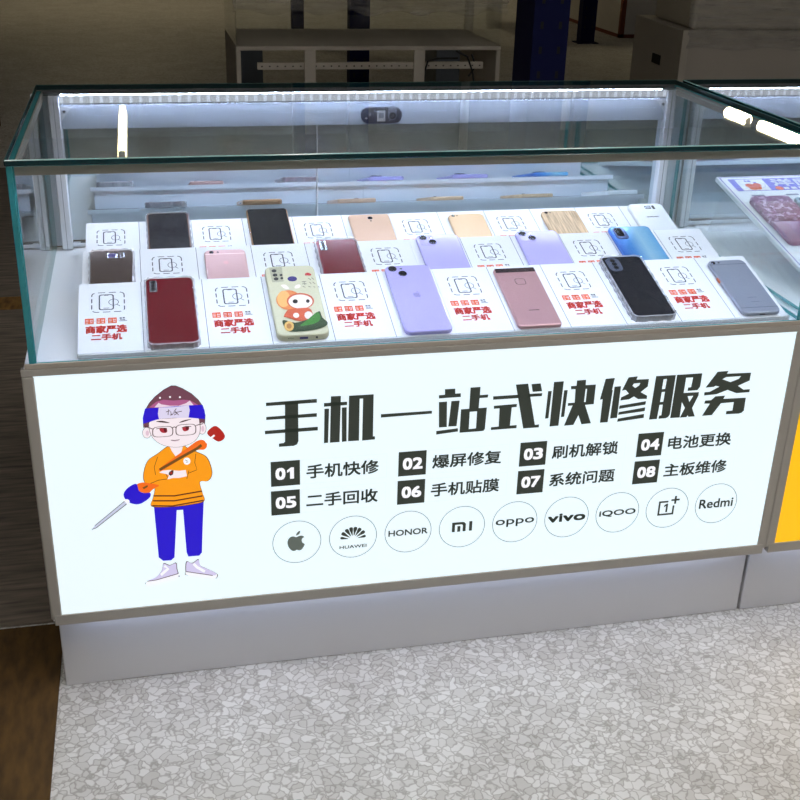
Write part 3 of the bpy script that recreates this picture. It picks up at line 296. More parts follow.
def empty(name, label, cat, loc=(0, 0, 0), rot=(0, 0, 0), group=None):
    o = bpy.data.objects.new(name, None); COL.objects.link(o)
    o.empty_display_size = .05; o.location = loc; o.rotation_euler = rot
    return tag(o, label, cat, group)
def tag(o, label, cat, group=None):
    o['label'] = label; o['category'] = cat
    if group: o['group'] = group
    return o
def struct(o): o['kind'] = 'structure'; return o

def smooth_loop(p, n=4):
    r = []; k = len(p)
    for i in range(k):
        a, b, c, d = [p[(i + j - 1) % k] for j in range(4)]
        for t in range(n):
            t /= n
            r.append(tuple(.5 * ((2 * b[q]) + (-a[q] + c[q]) * t + (2 * a[q] - 5 * b[q] + 4 * c[q] - d[q]) * t * t + (-a[q] + 3 * b[q] - 3 * c[q] + d[q]) * t ** 3) for q in (0, 1)))
    return r

def curve_to_2d(cu):
    o = bpy.data.objects.new('tmp', cu); COL.objects.link(o)
    bpy.context.view_layer.update()
    dg = bpy.context.evaluated_depsgraph_get()
    me = bpy.data.meshes.new_from_object(o.evaluated_get(dg))
    vs = [(v.co.x, v.co.y) for v in me.vertices]; fs = [tuple(p.vertices) for p in me.polygons]
    COL.objects.unlink(o); bpy.data.objects.remove(o); bpy.data.meshes.remove(me); bpy.data.curves.remove(cu)
    return vs, fs

def shape2d(loops):
    cu = bpy.data.curves.new('shape', 'CURVE'); cu.dimensions = '2D'; cu.fill_mode = 'BOTH'
    for l in loops:
        sp = cu.splines.new('POLY'); sp.points.add(len(l) - 1)
        for i, p in enumerate(l): sp.points[i].co = (p[0], p[1], 0, 1)
        sp.use_cyclic_u = True
    return curve_to_2d(cu)

def shapes2d(listofloops):
    V, F = [], []
    for loops in listofloops:
        v, f = shape2d(loops); F += [tuple(i + len(V) for i in q) for q in f]; V += v
    return V, F

def text2d(body, x0, x1, y0, y1, bold=0.0, shear=0.0, keep=False, res=3):
    cu = bpy.data.curves.new('txt', 'FONT'); cu.body = body; cu.size = 1; cu.resolution_u = res; cu.shear = shear
    v, f = curve_to_2d(cu)
    if not v: return [], []
    ax, bx = min(p[0] for p in v), max(p[0] for p in v); ay, by = min(p[1] for p in v), max(p[1] for p in v)
    sx = (x1 - x0) / (bx - ax); sy = (y1 - y0) / max(by - ay, 1e-6)
    if keep: sx = sy = min(sx, sy)
    mx, my = (x0 + x1) / 2, (y0 + y1) / 2
    base = [(mx + (p[0] - (ax + bx) / 2) * sx, my + (p[1] - (ay + by) / 2) * sy) for p in v]
    if not bold: return base, f
    d = bold * (y1 - y0); V, F = [], []
    for dx, dy in ((-d, -d), (d, -d), (d, d), (-d, d), (0, 0)):
        F += [tuple(i + len(V) for i in q) for q in f]; V += [(p[0] + dx, p[1] + dy) for p in base]
    return V, F

def merge2d(*L):
    V, F = [], []
    for v, f in L: F += [tuple(i + len(V) for i in q) for q in f]; V += v
    return V, F

def rect(x0, x1, y0, y1): return [(x0, y0), (x1, y0), (x1, y1), (x0, y1)]
def oval(cx, cy, rx, ry, n=28): return [(cx + rx * math.cos(2 * math.pi * i / n), cy + ry * math.sin(2 * math.pi * i / n)) for i in range(n)]
def stroke(p, w):
    L, R = [], []
    for i in range(len(p)):
        a, b = p[max(i - 1, 0)], p[min(i + 1, len(p) - 1)]
        dx, dy = b[0] - a[0], b[1] - a[1]; l = math.hypot(dx, dy) or 1; nx, ny = -dy / l * w / 2, dx / l * w / 2
        L.append((p[i][0] + nx, p[i][1] + ny)); R.append((p[i][0] - nx, p[i][1] - ny))
    return L + R[::-1]
def rrect(x0, x1, y0, y1, r, n=6):
    P = []
    for cx, cy, a0 in ((x1 - r, y1 - r, 0), (x0 + r, y1 - r, 90), (x0 + r, y0 + r, 180), (x1 - r, y0 + r, 270)):
        for i in range(n + 1):
            a = math.radians(a0 + 90 * i / n); P.append((cx + r * math.cos(a), cy + r * math.sin(a)))
    return P

def flat(name, vf, mat, parent, mp):
    """a printed shape: 2D mesh put on a real surface by mp(x, y)"""
    v, f = vf
    mb = MB(); mb.add([mp(*p) for p in v], f)
    return mb.build(name, mat, parent)

# ------------------------------------------------------------------ room
struct(MB().box(-10, 14, -9, 20, -.1, 0).build('floor', M['floor']))
struct(MB().box(-10, 14, -9, 20, 5, 5.1).build('ceiling', M['ceiling']))
struct(MB().box(-10, 14, 20, 20.1, 0, 5).build('wall_back', M['wall']))
struct(MB().box(-10, 14, -9.1, -9, 0, 5).build('wall_front', M['wall']))
struct(MB().box(-10.1, -10, -9, 20, 0, 5).build('wall_left', M['wall']))
struct(MB().box(14, 14.1, -9, 20, 0, 5).build('wall_right', M['wall']))

# ------------------------------------------------------------------ display counter
W = 1.2; ZT = .5815; ZB = .1549; ZG = .8716; GX0 = .0125; GX1 = 1.1948; GD = .5673; TG = .008; TT = .0085
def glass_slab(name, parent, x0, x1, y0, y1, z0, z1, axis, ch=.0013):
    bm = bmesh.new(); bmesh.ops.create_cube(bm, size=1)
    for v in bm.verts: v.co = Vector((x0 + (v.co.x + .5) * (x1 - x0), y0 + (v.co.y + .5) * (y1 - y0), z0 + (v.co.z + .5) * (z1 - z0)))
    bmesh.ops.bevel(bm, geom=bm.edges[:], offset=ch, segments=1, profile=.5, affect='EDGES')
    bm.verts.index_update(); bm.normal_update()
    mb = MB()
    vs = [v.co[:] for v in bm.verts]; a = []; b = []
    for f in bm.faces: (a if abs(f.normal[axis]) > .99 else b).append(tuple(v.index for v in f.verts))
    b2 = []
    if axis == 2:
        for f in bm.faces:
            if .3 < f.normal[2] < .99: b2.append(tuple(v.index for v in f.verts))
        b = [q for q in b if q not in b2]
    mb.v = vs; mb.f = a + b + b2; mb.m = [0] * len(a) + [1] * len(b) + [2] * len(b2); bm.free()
    return mb.build(name, [M['pane'], M['edgetop'], M['edgeglint']] if axis == 2 else [M['pane'], M['edge']], parent)

def counter(label, panel_mat):
    t = empty('display_counter', label, 'display counter', group='glass display counters standing side by side')
    # plinth, carcass
    MB().bbox(.0045, W - .0015, .05, .54, 0, ZB - .002, .0015, 1).build('plinth', M['plinth'], t)
    mb = MB()
    mb.box(.002, .018, .012, GD, ZB, ZT - .006); mb.box(W - .018, W - .002, .012, GD, ZB, ZT - .006)
    mb.box(.018, W - .018, .012, GD, ZB, ZB + .016)
    mb.box(.018, W - .018, .05, .06, ZB + .016, ZT - .006)
    mb.build('carcass', M['white'], t)
    MB().bbox(.004, W - .004, .004, GD, ZT - .006, ZT + .002, .001, 1).build('deck_board', M['white'], t)
    # aluminium light-box frame
    fw, fb, ft = .0172, .0185, .0105
    MB().bbox(0, W, .0, .012, ZT - ft, ZT, .0012, 2).build('frame_rail', M['alu'], t)
    MB().bbox(.0052, W - .0052, -.001, .012, ZB, ZB + fb, .0012, 2).build('frame_rail', M['alu'], t)
    for s in (0, 1):
        x0 = 0 if s == 0 else W - fw
        mb = MB().prism([(0, 0), (1, 0), (1, 1), (0, 1)], 0, 1); mb = MB()
        mb.bbox(x0, x0 + fw, 0, .012, ZB + fb * .55, ZT - ft, .0028 if s == 0 else .002, 2)
        mb.build('frame_stile', M['alu'], t)
    lp = MB().box(fw - .002, W - fw + .002, .0012, .0055, ZB + fb - .002, ZT - ft + .002).build('light_panel', panel_mat, t)
    MB().box(.03, W - .03, .018, .028, ZB - .004, ZB - .001).build('added_leak_strip', M['leakfill'], t)  # unseen glowing strip, added to brighten the top of the plinth
    # deck ledge under the glass
    MB().bbox(.006, W - .006, .006, .02, ZT + .002, ZT + .0045, .0008, 1).build('deck_ledge', M['whitemetal'], t)
    MB().bbox(.006, W - .006, .0008, .0036, ZT + .0004, ZT + .0080, .0006, 1).build('glass_channel', M['alutrim'], t)
    # glass case
    z0 = ZT + .0045
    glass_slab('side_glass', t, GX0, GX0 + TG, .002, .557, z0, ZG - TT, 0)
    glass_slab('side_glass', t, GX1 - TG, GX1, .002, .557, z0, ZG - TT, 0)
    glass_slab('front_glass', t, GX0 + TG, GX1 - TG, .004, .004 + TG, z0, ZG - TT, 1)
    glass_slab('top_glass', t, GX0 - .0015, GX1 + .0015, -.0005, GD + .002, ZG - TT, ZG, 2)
    # aluminium trim under the top glass
    h = .0148; zt = ZG - TT
    MB().box(GX0 + TG, GX1 - TG, .0125, .0145, zt - h, zt).build('edge_trim', M['alutrim'], t)
    for s in (0, 1):
        x = GX0 + TG + .0005 if s == 0 else GX1 - TG - .0025
        MB().box(x, x + .002, .015, GD - .03, zt - h, zt).build('edge_trim', M['alutrim'], t)
    MB().box(GX0 + TG + .003, GX1 - TG - .003, GD - .0225, GD - .001, zt - .0062, zt).build('rear_rail', M['railgrey'], t)
    a = MB().box(GX0 + .04, GX1 - .04, GD - .0305, GD - .0225, zt - .0050, zt - .0028); a.m = [1, 0, 1, 0, 0, 0]; a.build('led_strip', [M['alutrim'], M['ledrear']], t)
    a = MB().box(GX0 + .02, GX1 - .02, .0148, .0235, zt - .004, zt); a.m = [1, 0, 0, 0, 0, 0]; a.build('led_strip', [M['alutrim'], M['led']], t)
    # rear posts, header, mirror doors
    for s in (0, 1):
        x = .0305 if s == 0 else 1.1705
        mb = MB().bbox(x, x + .0185,   .540, .5590, z0, zt - .0065, .0015, 1)
        p = mb.build('corner_post', M['whitemetal'], t)
        MB().box(x + .0088, x + .0094, .5394, .5402, z0, zt - .012).build('post_groove', M['cardline'], p)
        xa, xb = (.0008, .0305) if s == 0 else (1.1885, W - .0008)
        MB().bbox(xa, xb, .5640, .5672, z0, zt - .0065, .001, 1).build('post_flange', M['whitemetal'], p)
        sg = 1 if s == 0 else -1; xb = x + (.0185 if s == 0 else 0)
        vs = [(xb, .5442, .8380), (xb + sg * .021, .5442, .8380), (xb, .5442, .8130)]
        b = MB().add(vs + [(q[0], .5457, q[2]) for q in vs], [(0, 1, 2), (5, 4, 3), (0, 3, 4, 1), (1, 4, 5, 2), (2, 5, 3, 0)]).build('corner_bracket', M['whitemetal'], t)
        MB().disc(0, 0, 0, .0015, .0028, 12).build('screw', M['lensring'], b, (xb + sg * .0065, .5442, .8300), (math.pi / 2, 0, 0))
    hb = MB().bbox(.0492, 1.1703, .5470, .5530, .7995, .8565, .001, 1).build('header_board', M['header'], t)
    MB().box(.0495, 1.170, .5455, .5470, .8435, .8562).build('led_diffuser', M['diff'], t)
    for s in (0, 1):
        x0, x1, y = ((.049, .513, .5600) if s == 0 else (.495, 1.1705, .5565))
        d = MB().box(x0, x1, y, y + .003, ZT + .016, .805).build('mirror_door', M['mirror'], t)
        xx = x1 - .0018 if s == 0 else x0
        MB().box(xx, xx + .0018, y - .0005, y + .004, ZT + .016, .805).build('door_edge', M['whitemetal'], d)
    MB().bbox(.049, 1.1705, .553, .5655, z0, z0 + .0075, .001, 1).build('door_track', M['whitemetal'], t)
    MB().box(.062, 1.16, .5545, .5560, z0 + .0075, z0 + .0095).build('track_groove', M['dark'], t)
    return t, lp

main, panel = counter('white lit shop counter with a dark Chinese title and a printed repairman on its front', M['panelw'])

# --- print on the light panel
PY = .0012
def onpanel(d): return lambda x, z: (x, PY - d, z)
L1, L2, L3 = .0004, .0007, .0010
tl = flat('title_lettering', shapes2d(TITLE), M['ink'], panel, onpanel(L2))
SERV = [('01', '手机快修', .3406, 0), ('02', '爆屏修复', .5376, 0), ('03', '刷机解锁', .7338, 0), ('04', '电池更换', .9327, 0),
        ('05', '二手回收', .3400, 1), ('06', '手机贴膜', .5372, 1), ('07', '系统问题', .7334, 1), ('08', '主板维修', .9322, 1)]
for num, txt, x, r in SERV:
    z1, z0 = ((.4093, .3667), (.3588, .3163))[r]
    flat('number_tile', shape2d([rect(x, x + .0442, z0, z1)]), M['ink'], panel, onpanel(L1))
    d2 = text2d(num[1], x + .0235, x + .0377, z0 + .0120, z1 - .0120, .05) if num[1] != '1' else shape2d([[(x + .0290, z0 + .0115), (x + .0350, z0 + .0115), (x + .0350, z1 - .0115), (x + .0305, z1 - .0115), (x + .0245, z1 - .0160), (x + .0245, z1 - .0205), (x + .0290, z1 - .0180)]])
    flat('tile_number', merge2d(text2d(num[0], x + .0080, x + .0210, z0 + .0120, z1 - .0120, .06), d2), M['f_white'], panel, onpanel(L2))
    w = .0009
    bx = [rect(x + .0442, x + .179, z0 + .0003, z1 - .0003), rect(x + .0442 + w, x + .179 - w, z0 + .0003 + w, z1 - .0003 - w)]
    flat('service_frame', shape2d(bx), M['inkline'], panel, onpanel(L1))
    zc = (z0 + z1) / 2
    flat('service_lettering', text2d(txt, x + .0545, x + .1655, zc - .0117, zc + .0112, .024), M['ink'], panel, onpanel(L2))

def badge_ring(cx): return shape2d([oval(cx, .2650, .0382, .0382, 48), oval(cx, .2650, .0373, .0373, 48)])
def around(cx, pts, s): return [(cx + p[0] * s, .2650 + p[1] * s) for p in pts]
BX = [.3788 + i * .0890 for i in range(9)]
for i, cx in enumerate(BX):
    flat('badge_ring', badge_ring(cx), M['inkblue'], panel, onpanel(L1))
    k = i
    if k == 0:
        ap = smooth_loop([(0, .30), (-.14, .36), (-.30, .34), (-.43, .18), (-.46, -.05), (-.38, -.32), (-.22, -.50), (-.08, -.52), (.02, -.47), (.14, -.52), (.28, -.47), (.40, -.28), (.43, -.16),
                          (.31, -.05), (.28, .10), (.34, .22), (.42, .27), (.30, .36), (.16, .36)], 4)
        lf = smooth_loop([(.0, .40), (.02, .52), (.10, .62), (.20, .66), (.19, .54), (.12, .45)], 3)
        sh = shapes2d([[around(cx - .001, ap, .0300)], [around(cx - .001, lf, .0300)]]); mt = 'inkgrey'
    elif k == 1:
        pet = []
        for a in (-78, -54, -31, -10, 10, 31, 54, 78):
            ra = math.radians(a); lo = .006 if abs(a) < 70 else .007; hi = .0222 if abs(a) < 70 else .0205
            wd = .0030 if abs(a) < 60 else .0023
            P = [(0, lo), (wd * .55, lo + (hi - lo) * .45), (wd, lo + (hi - lo) * .78), (wd * .7, hi), (-wd * .7, hi), (-wd, lo + (hi - lo) * .78), (-wd * .55, lo + (hi - lo) * .45)]
            pet.append([[(cx + q[0] * math.cos(ra) + q[1] * math.sin(ra), .2632 - .0045 + .0015 - q[0] * math.sin(ra) + q[1] * math.cos(ra) + .0005) for q in smooth_loop(P, 2)]])
        sh = merge2d(shapes2d(pet), text2d('HUAWEI', cx - .0215, cx + .0215, .2445, .2500, .03)); mt = 'ink'
    elif k == 2: sh = text2d('HONOR', cx - .0318, cx + .0318, .2592, .2698, .03); mt = 'ink'
    elif k == 3:
        x0 = cx - .0168; z0 = .2565; h = .0178; b = .0050
        m_ = [(x0, z0), (x0, z0 + h), (x0 + .017, z0 + h), (x0 + .0205, z0 + h - .001), (x0 + .0230, z0 + h - .004), (x0 + .0230, z0), (x0 + .0230 - b, z0), (x0 + .0230 - b, z0 + h - .006),
              (x0 + .0162, z0 + h - .0045), (x0 + b, z0 + h - .0045), (x0 + b, z0)]
        sh = shapes2d([[m_], [rect(x0 + .0090, x0 + .0090 + b, z0, z0 + .0105)], [rect(x0 + .0285, x0 + .0336, z0, z0 + h)]]); mt = 'ink'
    elif k == 4: sh = text2d('oppo', cx - .0325, cx + .0325, .2572, .2712, .02); mt = 'ink'
    elif k == 5: sh = text2d('vivo', cx - .0318, cx + .0318, .2580, .2722, .06); mt = 'ink'
    elif k == 6: sh = text2d('iQOO', cx - .0318, cx + .0318, .2585, .2705, .035); mt = 'ink'
    elif k == 7:
        x0, x1, z0, z1, w = cx - .0165, cx + .0125, .2515, .2790, .0033
        sq = [(x0, z0), (x1, z0), (x1, z1 - .010), (x1 - w, z1 - .010), (x1 - w, z0 + w), (x0 + w, z0 + w), (x0 + w, z1 - w), (x1 - .012, z1 - w), (x1 - .012, z1), (x0, z1)]
        px, pz = x1 + .0005, z1 + .0005
        sh = merge2d(shapes2d([[sq], [rect(px - .0075, px + .0075, pz - .0017, pz + .0017)], [rect(px - .0018, px + .0018, pz - .0075, pz + .0075)]]), shape2d([[(cx - .0027, .2570), (cx + .0006, .2570), (cx + .0006, .2735), (cx - .0021, .2735), (cx - .0062, .2703), (cx - .0062, .2670), (cx - .0027, .2693)]])); mt = 'ink'
    else: sh = text2d('Redmi', cx - .0305, cx + .0305, .2575, .2745, .025); mt = 'ink'
    flat('badge_emblem', sh, M[mt], panel, onpanel(L2))

# --- printed repairman: the pieces of one print, grouped by what they show
parts = {}
NAME = {'screwdriver': 'printed_screwdriver', 'trousers': 'printed_trousers', 'hair': 'printed_hair', 'headband': 'printed_headband', 'glasses': 'printed_glasses', 'hand': 'printed_hand'}
for i, (nm, colr, sm, loops) in enumerate(FIGURE):
    lp2 = [smooth_loop(l, 4) if sm else l for l in loops]
    flat('printed_' + nm, shape2d(lp2), M['f_' + colr], panel, onpanel(.0003 + .00002 * i))

# ------------------------------------------------------------------ stepped display boards
SLOPE = .048 / .1665; ANG = math.atan(SLOPE); CA = math.cos(ANG)
X0 = .0765; PITCH = .0914; ROWY = .1665; LV = ROWY / CA
ROWN = ['front', 'middle', 'back']
def riser(row, half, first_is_card):
    y0 = .0165 + row * ROWY; zb = ZT + .0047
    x0 = X0 + half * 6 * PITCH; w = 6 * PITCH - .0004
    ends = ('left', 'right')[half]
    t = empty('display_riser', '%s half of the %s row of tilted white display boards in the lit counter' % (ends, ROWN[row]), 'display board', (x0, y0, zb), group='tilted display boards in the lit counter')
    zf = .592 - zb
    # local frame: x right, y back, z up.  slope from (0, zf) to (ROWY, zf+.048)
    th = .004; e = -.0003
    MB().prism([(0, zf), (ROWY + e, zf + .048), (ROWY + e, zf + .048 - .0085), (ROWY + e - .003, zf + .048 - .0085), (ROWY + e - .0035, zf + .0468 - th), (.004, zf - th + .001), (0, zf - .0045)], 0, w).build('tilted_board', M['board'], t)
    MB().box(.006 if half == 0 else .0, w - (.006 if half else 0), ROWY - .0135, ROWY - .0105, 0, zf + .0405).build('back_support', M['board'], t)
    MB().box(0, w, .0015, .0045, 0, zf - .0044).build('front_foot', M['greypanel'], t)
    MB().box(0, w, -.0035, -.0018, zf - .0055, zf + .0035).build('front_lip', M['acryl'], t)
    def mp(d):
        return lambda u, v: (u, v * CA - SLOPE * CA * d, zf + v * SLOPE * CA + CA * d)
    for c in range(6):
        if c:
            flat('board_seam', shape2d([rect(c * PITCH - .0006, c * PITCH + .0003, .0005, LV - .001)]), M['cardline'], t, mp(.0003))
        if (c % 2 == 0) != first_is_card: continue
        u = c * PITCH + .0425
        dash = []
        bx0, bx1, by0, by1, r, w_ = u - .0235, u + .0235, .0995, .1485, .007, .0017
        P = rrect(bx0, bx1, by0, by1, r, 5); P.append(P[0])
        # walk the outline in dashes
        segs = [];acc = 0; on = True; cur = [P[0]]
        for a, b in zip(P, P[1:]):
            d = math.hypot(b[0] - a[0], b[1] - a[1]); pos = 0
            while d - pos > 1e-9:
                need = (.0105 if on else .0052) - acc; st = min(need, d - pos); pos += st; acc += st
                q = (a[0] + (b[0] - a[0]) * pos / d, a[1] + (b[1] - a[1]) * pos / d)
                if on: cur.append(q)
                if acc >= (.0105 if on else .0052) - 1e-9:
                    if on and len(cur) > 1: segs.append(cur)
                    on = not on; acc = 0; cur = [q]
        if on and len(cur) > 1: segs.append(cur)
        dash = [[stroke(s, w_)] for s in segs]
        ph = [[rrect(u - .0135, u + .0085, .1045, .1438, .004, 4), rrect(u - .0115, u + .0065, .1065, .1418, .003, 4)], [rect(u - .0068, u + .0018, .1085, .1098)], [rect(u - .0058, u + .0008, .1408, .1424)]]
        lo = [[oval(u + .0080, .1235, .0075, .0082, 20), oval(u + .0080, .1235, .0065, .0072, 20)], [stroke([(u + .0128, .1172), (u + .0172, .1128)], .0011)]]
        flat('card_symbol', shapes2d(dash + ph + lo), M['cardink'], t, mp(.0003))
        # three little orange tags with a dark note
        bxs = []; blk = []
        for k in range(3):
            a = u - .0330 + k * .0163
            cells = [rect(a, a + .0124, .0715, .0850)]
            for (cx_, cy_, ww, hh) in ((.0012, .0022, .0036, .0012), (.0014, .0058, .0036, .0012), (.0014, .0092, .0036, .0012), (.0072, .0026, .0034, .0014), (.0072, .0062, .0012, .0038), (.0094, .0062, .0012, .0038)):
                cells.append(rect(a + cx_, a + cx_ + ww, .0715 + cy_, .0715 + cy_ + hh))
            bxs.append(cells)
            bxs.append([rect(a + .0136, a + .0148, .0775, .0787)])
        for (a, b, c_, d) in ((.0, .0035, .0815, .0845), (.0045, .0075, .082, .0848), (.0002, .0036, .0785, .0800), (.004, .0080, .0785, .0803), (-.0005, .0105, .0755, .0768)):
            blk.append([rect(u + .0160 + a, u + .0160 + b, c_, d)])
        flat('card_tags', shapes2d(bxs), M['cardorange'], t, mp(.0003))
        flat('card_note', shapes2d(blk), M['cardink'], t, mp(.0003))
        flat('card_lettering', merge2d(text2d('商家严选', u - .0315, u + .0255, .0495, .0665, .045), text2d('二手机', u - .0235, u + .0185, .0325, .0465, .045)), M['cardred'], t, mp(.0003))
    return t
for row in range(3):
    for half in range(2): riser(row, half, row != 1)

# ------------------------------------------------------------------ phones
PG = 'phones lying on the tilted boards'
def phone_body(w, L, h, r, e, ridge=0.0):
    """rounded slab, x in +-w/2, y 0..L, z 0..h"""
    R = []
    for z, k in ((0, e), (e * .35, e * .3), (e, 0), (h - e, 0), (h - e * .35, e * .3), (h, e)):
        R.append([(p[0], p[1], z) for p in rrect(-w / 2 + k, w / 2 - k, k, L - k, max(r - k, .001), 6)])
    mb = MB(); mb.rings(R); return mb
def case_ring(w, L, h, r, wob=.0006, n=90):
    """clear rubber case: a wavy wall round the phone"""
    mb = MB(); P = rrect(-w / 2, w / 2, 0, L, r, 8); 
    D = []
    for a, b in zip(P, P[1:] + P[:1]):
        d = math.hypot(b[0] - a[0], b[1] - a[1]); k = max(1, int(d / .005))
        for i in range(k): D.append((a[0] + (b[0] - a[0]) * i / k, a[1] + (b[1] - a[1]) * i / k))
    n = len(D); cx, cy = 0, L / 2
    out = [];inn = []
    for i, p in enumerate(D):
        a, b = D[i - 1], D[(i + 1) % n]; dx, dy = b[0] - a[0], b[1] - a[1]; l = math.hypot(dx, dy) or 1; nx, ny = dy / l, -dx / l
        o_ = .0015 + (wob if i % 4 < 2 else -wob)
        out.append((p[0] + nx * o_, p[1] + ny * o_)); inn.append((p[0] - nx * .0006, p[1] - ny * .0006))
    vs = [(p[0], p[1], 0) for p in out] + [(p[0], p[1], h + .0006) for p in out] + [(p[0], p[1], h + .0012) for p in inn] + [(p[0], p[1], 0) for p in inn]
    fs = []
    for j in range(3):
        for i in range(n): fs.append((j * n + i, j * n + (i + 1) % n, (j + 1) * n + (i + 1) % n, (j + 1) * n + i))
    for i in range(n): fs.append((3 * n + i, 3 * n + (i + 1) % n, (i + 1) % n, i))
    mb.add(vs, fs); return mb
def lens(parent, x, y, z, r, ring='lensring', up=.0016):
    a = MB(); a.smooth = False
    R = a.disc(x, y, z - .0005, z + up, r, 20, inset=.0004)
    o = a.build('camera_lens', M[ring], parent)
    MB().disc(x, y, z + up, z + up + .0003, r * .76, 18).build('lens_glass', M['lens'], o)
    return o

def place(name, label, row, xa, xb, vtop, L, rotz=0.0, base=None, group=PG):
    """an Empty at the foot of a phone lying on board `row`"""
    w = xb - xa
    if base is None:
        y0 = .0165 + row * ROWY; v = vtop - L; d = .0004
        loc = ((xa + xb) / 2, y0 + v * CA - SLOPE * CA * d, .592 + v * SLOPE * CA + CA * d); ang = ANG
    else: loc, ang = base
    t = empty(name, label, 'phone', loc, (ang, 0, rotz), group)
    return t, w
def flatz(h): return lambda x, y: (x, y, h + .00025)

def phone(label, row, xa, xb, vtop, L, body, h=.009, r=.009, kind='plain', rim=None, base=None, clear=False, group=PG, inset=0.0):
    t, w = place('phone', label, row, xa, xb, vtop, L, base=base, group=group)
    ww = w - (.006 if clear else 0); y0 = .003 if clear else 0; LL = L - 2 * y0
    mb = phone_body(ww, LL, h, r, .0024); mb.v = [(p[0], p[1] + y0, p[2] + (.0008 if clear else 0)) for p in mb.v]
    mb.smooth = False
    b = mb.build('body', body, t)
    hz = h + (.0008 if clear else 0)
    if clear:
        c = case_ring(ww, LL, hz, r); c.v = [(p[0], p[1] + y0, p[2]) for p in c.v]; c.build('clear_case', M['clearcase'], t)
    return t, b, ww, LL, hz, y0

RED = phone_mat('wine_red_phone', (104, 8, 26), .22, .1, .35)
RED2 = phone_mat('crimson_phone', (112, 12, 28), .22, .15, .4)
BEIGE = pbr('beige_rubber_case', (208, 204, 172), .55)
LAV = phone_mat('lavender_phone', (188, 180, 240), .2, .1, .3)
PINK = phone_mat('dusty_rose_phone', (206, 158, 160), .34, .4, .1)
BLK = phone_mat('black_glass_phone', (18, 22, 34), .12, .1, .8)
GREY = phone_mat('space_grey_phone', (150, 156, 172), .36, .35, .1)
BROWN = phone_mat('bronze_glass_phone', (96, 78, 70), .14, .5, .6)
ROSE = phone_mat('rose_gold_phone', (212, 168, 164), .36, .4, .1)
BLUE = None
GOLD = phone_mat('pale_gold_phone', (222, 184, 158), .34, .4, .1)
GOLD2 = phone_mat('champagne_phone', (222, 186, 150), .34, .4, .1)
WHITE = phone_mat('pearl_white_phone', (240, 243, 247), .18, .05, .5)
SCREEN = pbr('switched_off_screen', (12, 14, 24), .3, 0, 0, spec=.03)
SCREENB = pbr('dusty_dark_screen', (44, 44, 50), .4, 0, 0, noise=(22, .35, 1.5), spec=.03)
GRIM = phone_mat('gold_rim', (196, 150, 112), .3, .8, 0)
SIL = phone_mat('silver_trim', (205, 205, 214), .25, .8, 0)

def blue_mat():
    m, nt, out = new_mat('aurora_blue_phone')
    b = nt.nodes.new('ShaderNodeBsdfPrincipled'); b.inputs['Roughness'].default_value = .2; b.inputs['Metallic'].default_value = .3; b.inputs['Coat Weight'].default_value = .6
    tc = nt.nodes.new('ShaderNodeTexCoord'); sp = nt.nodes.new('ShaderNodeSeparateXYZ'); r = nt.nodes.new('ShaderNodeValToRGB')
    ma = nt.nodes.new('ShaderNodeMapRange'); ma.inputs[1].default_value = -.038; ma.inputs[2].default_value = .038
    e = r.color_ramp.elements; e[0].position = 0; e[0].color = lin((54, 120, 214)); e[1].position = 1; e[1].color = lin((110, 190, 246))
    k = e.new(.62); k.color = lin((170, 222, 250)); k2 = e.new(.3); k2.color = lin((84, 160, 236))
    nt.links.new(tc.outputs['Object'], sp.inputs[0]); nt.links.new(sp.outputs['X'], ma.inputs[0]); nt.links.new(ma.outputs[0], r.inputs[0])
    nt.links.new(r.outputs[0], b.inputs['Base Color']); nt.links.new(b.outputs[0], out.inputs[0]); return m
BLUE = blue_mat()
def glitter_mat():
    m, nt, out = new_mat('glitter_case')
    b = nt.nodes.new('ShaderNodeBsdfPrincipled'); b.inputs['Roughness'].default_value = .5; b.inputs['Specular IOR Level'].default_value = .2
    tc = nt.nodes.new('ShaderNodeTexCoord'); v = nt.nodes.new('ShaderNodeTexVoronoi'); v.inputs['Scale'].default_value = 170
    r = nt.nodes.new('ShaderNodeValToRGB'); e = r.color_ramp.elements
    e[0].position = .0; e[0].color = lin((104, 44, 84)); e[1].position = 1; e[1].color = lin((214, 190, 214))
    k = e.new(.64); k.color = lin((140, 76, 122)); k = e.new(.80); k.color = lin((206, 170, 206))
    bw = nt.nodes.new('ShaderNodeRGBToBW')
    nt.links.new(tc.outputs['Object'], v.inputs['Vector']); nt.links.new(v.outputs['Color'], bw.inputs[0]); nt.links.new(bw.outputs[0], r.inputs[0])
    nt.links.new(r.outputs[0], b.inputs['Base Color']); nt.links.new(b.outputs[0], out.inputs[0]); return m
GLIT = glitter_mat()

# ---- front row
t, b, w, L, h, y0 = phone('wine red phone in a clear bumpy case, first phone of the front row', 0, .1715, .2487, .170, .170, RED, clear=True)
o = MB().bbox(-w / 2 + .006, -w / 2 + .017, y0 + L - .037, y0 + L - .008, h - .0003, h + .0012, .001, 2).build('camera_strip', SIL, t)
for k in range(3): MB().disc(-w / 2 + .0115, y0 + L - .0135 - k * .0085, h + .0012, h + .0016, .0035, 16).build('lens_glass', M['lens'], o)
t, b, w, L, h, y0 = phone('phone in a beige case printed with an orange hooded rabbit, lying in the front row', 0, .3568, .4338, .183, .178, BEIGE, h=.0115, r=.011)
PR = {'camera_plate': 'camera_island', 'lens': 'camera_lens', 'sensor': 'finger_sensor'}
for i, (nm, colr, sm, loops) in enumerate(RABBIT):
    l2 = [[((p[0] - .5) * w, p[1] * L) for p in (smooth_loop(l, 3) if sm else l)] for l in loops]
    flat(PR.get(nm, 'printed_' + nm), shape2d(l2), M['r_' + colr], t, (lambda d: (lambda x, y: (x, y, h + d)))(.0002 + .00003 * i))
mb = MB()
for a in (-.022, -.019, -.016): mb.disc(a, .0058, 0, .0004, .0007, 8)
mb.build('speaker_holes', M['dark'], t, None, (math.pi / 2, 0, 0))
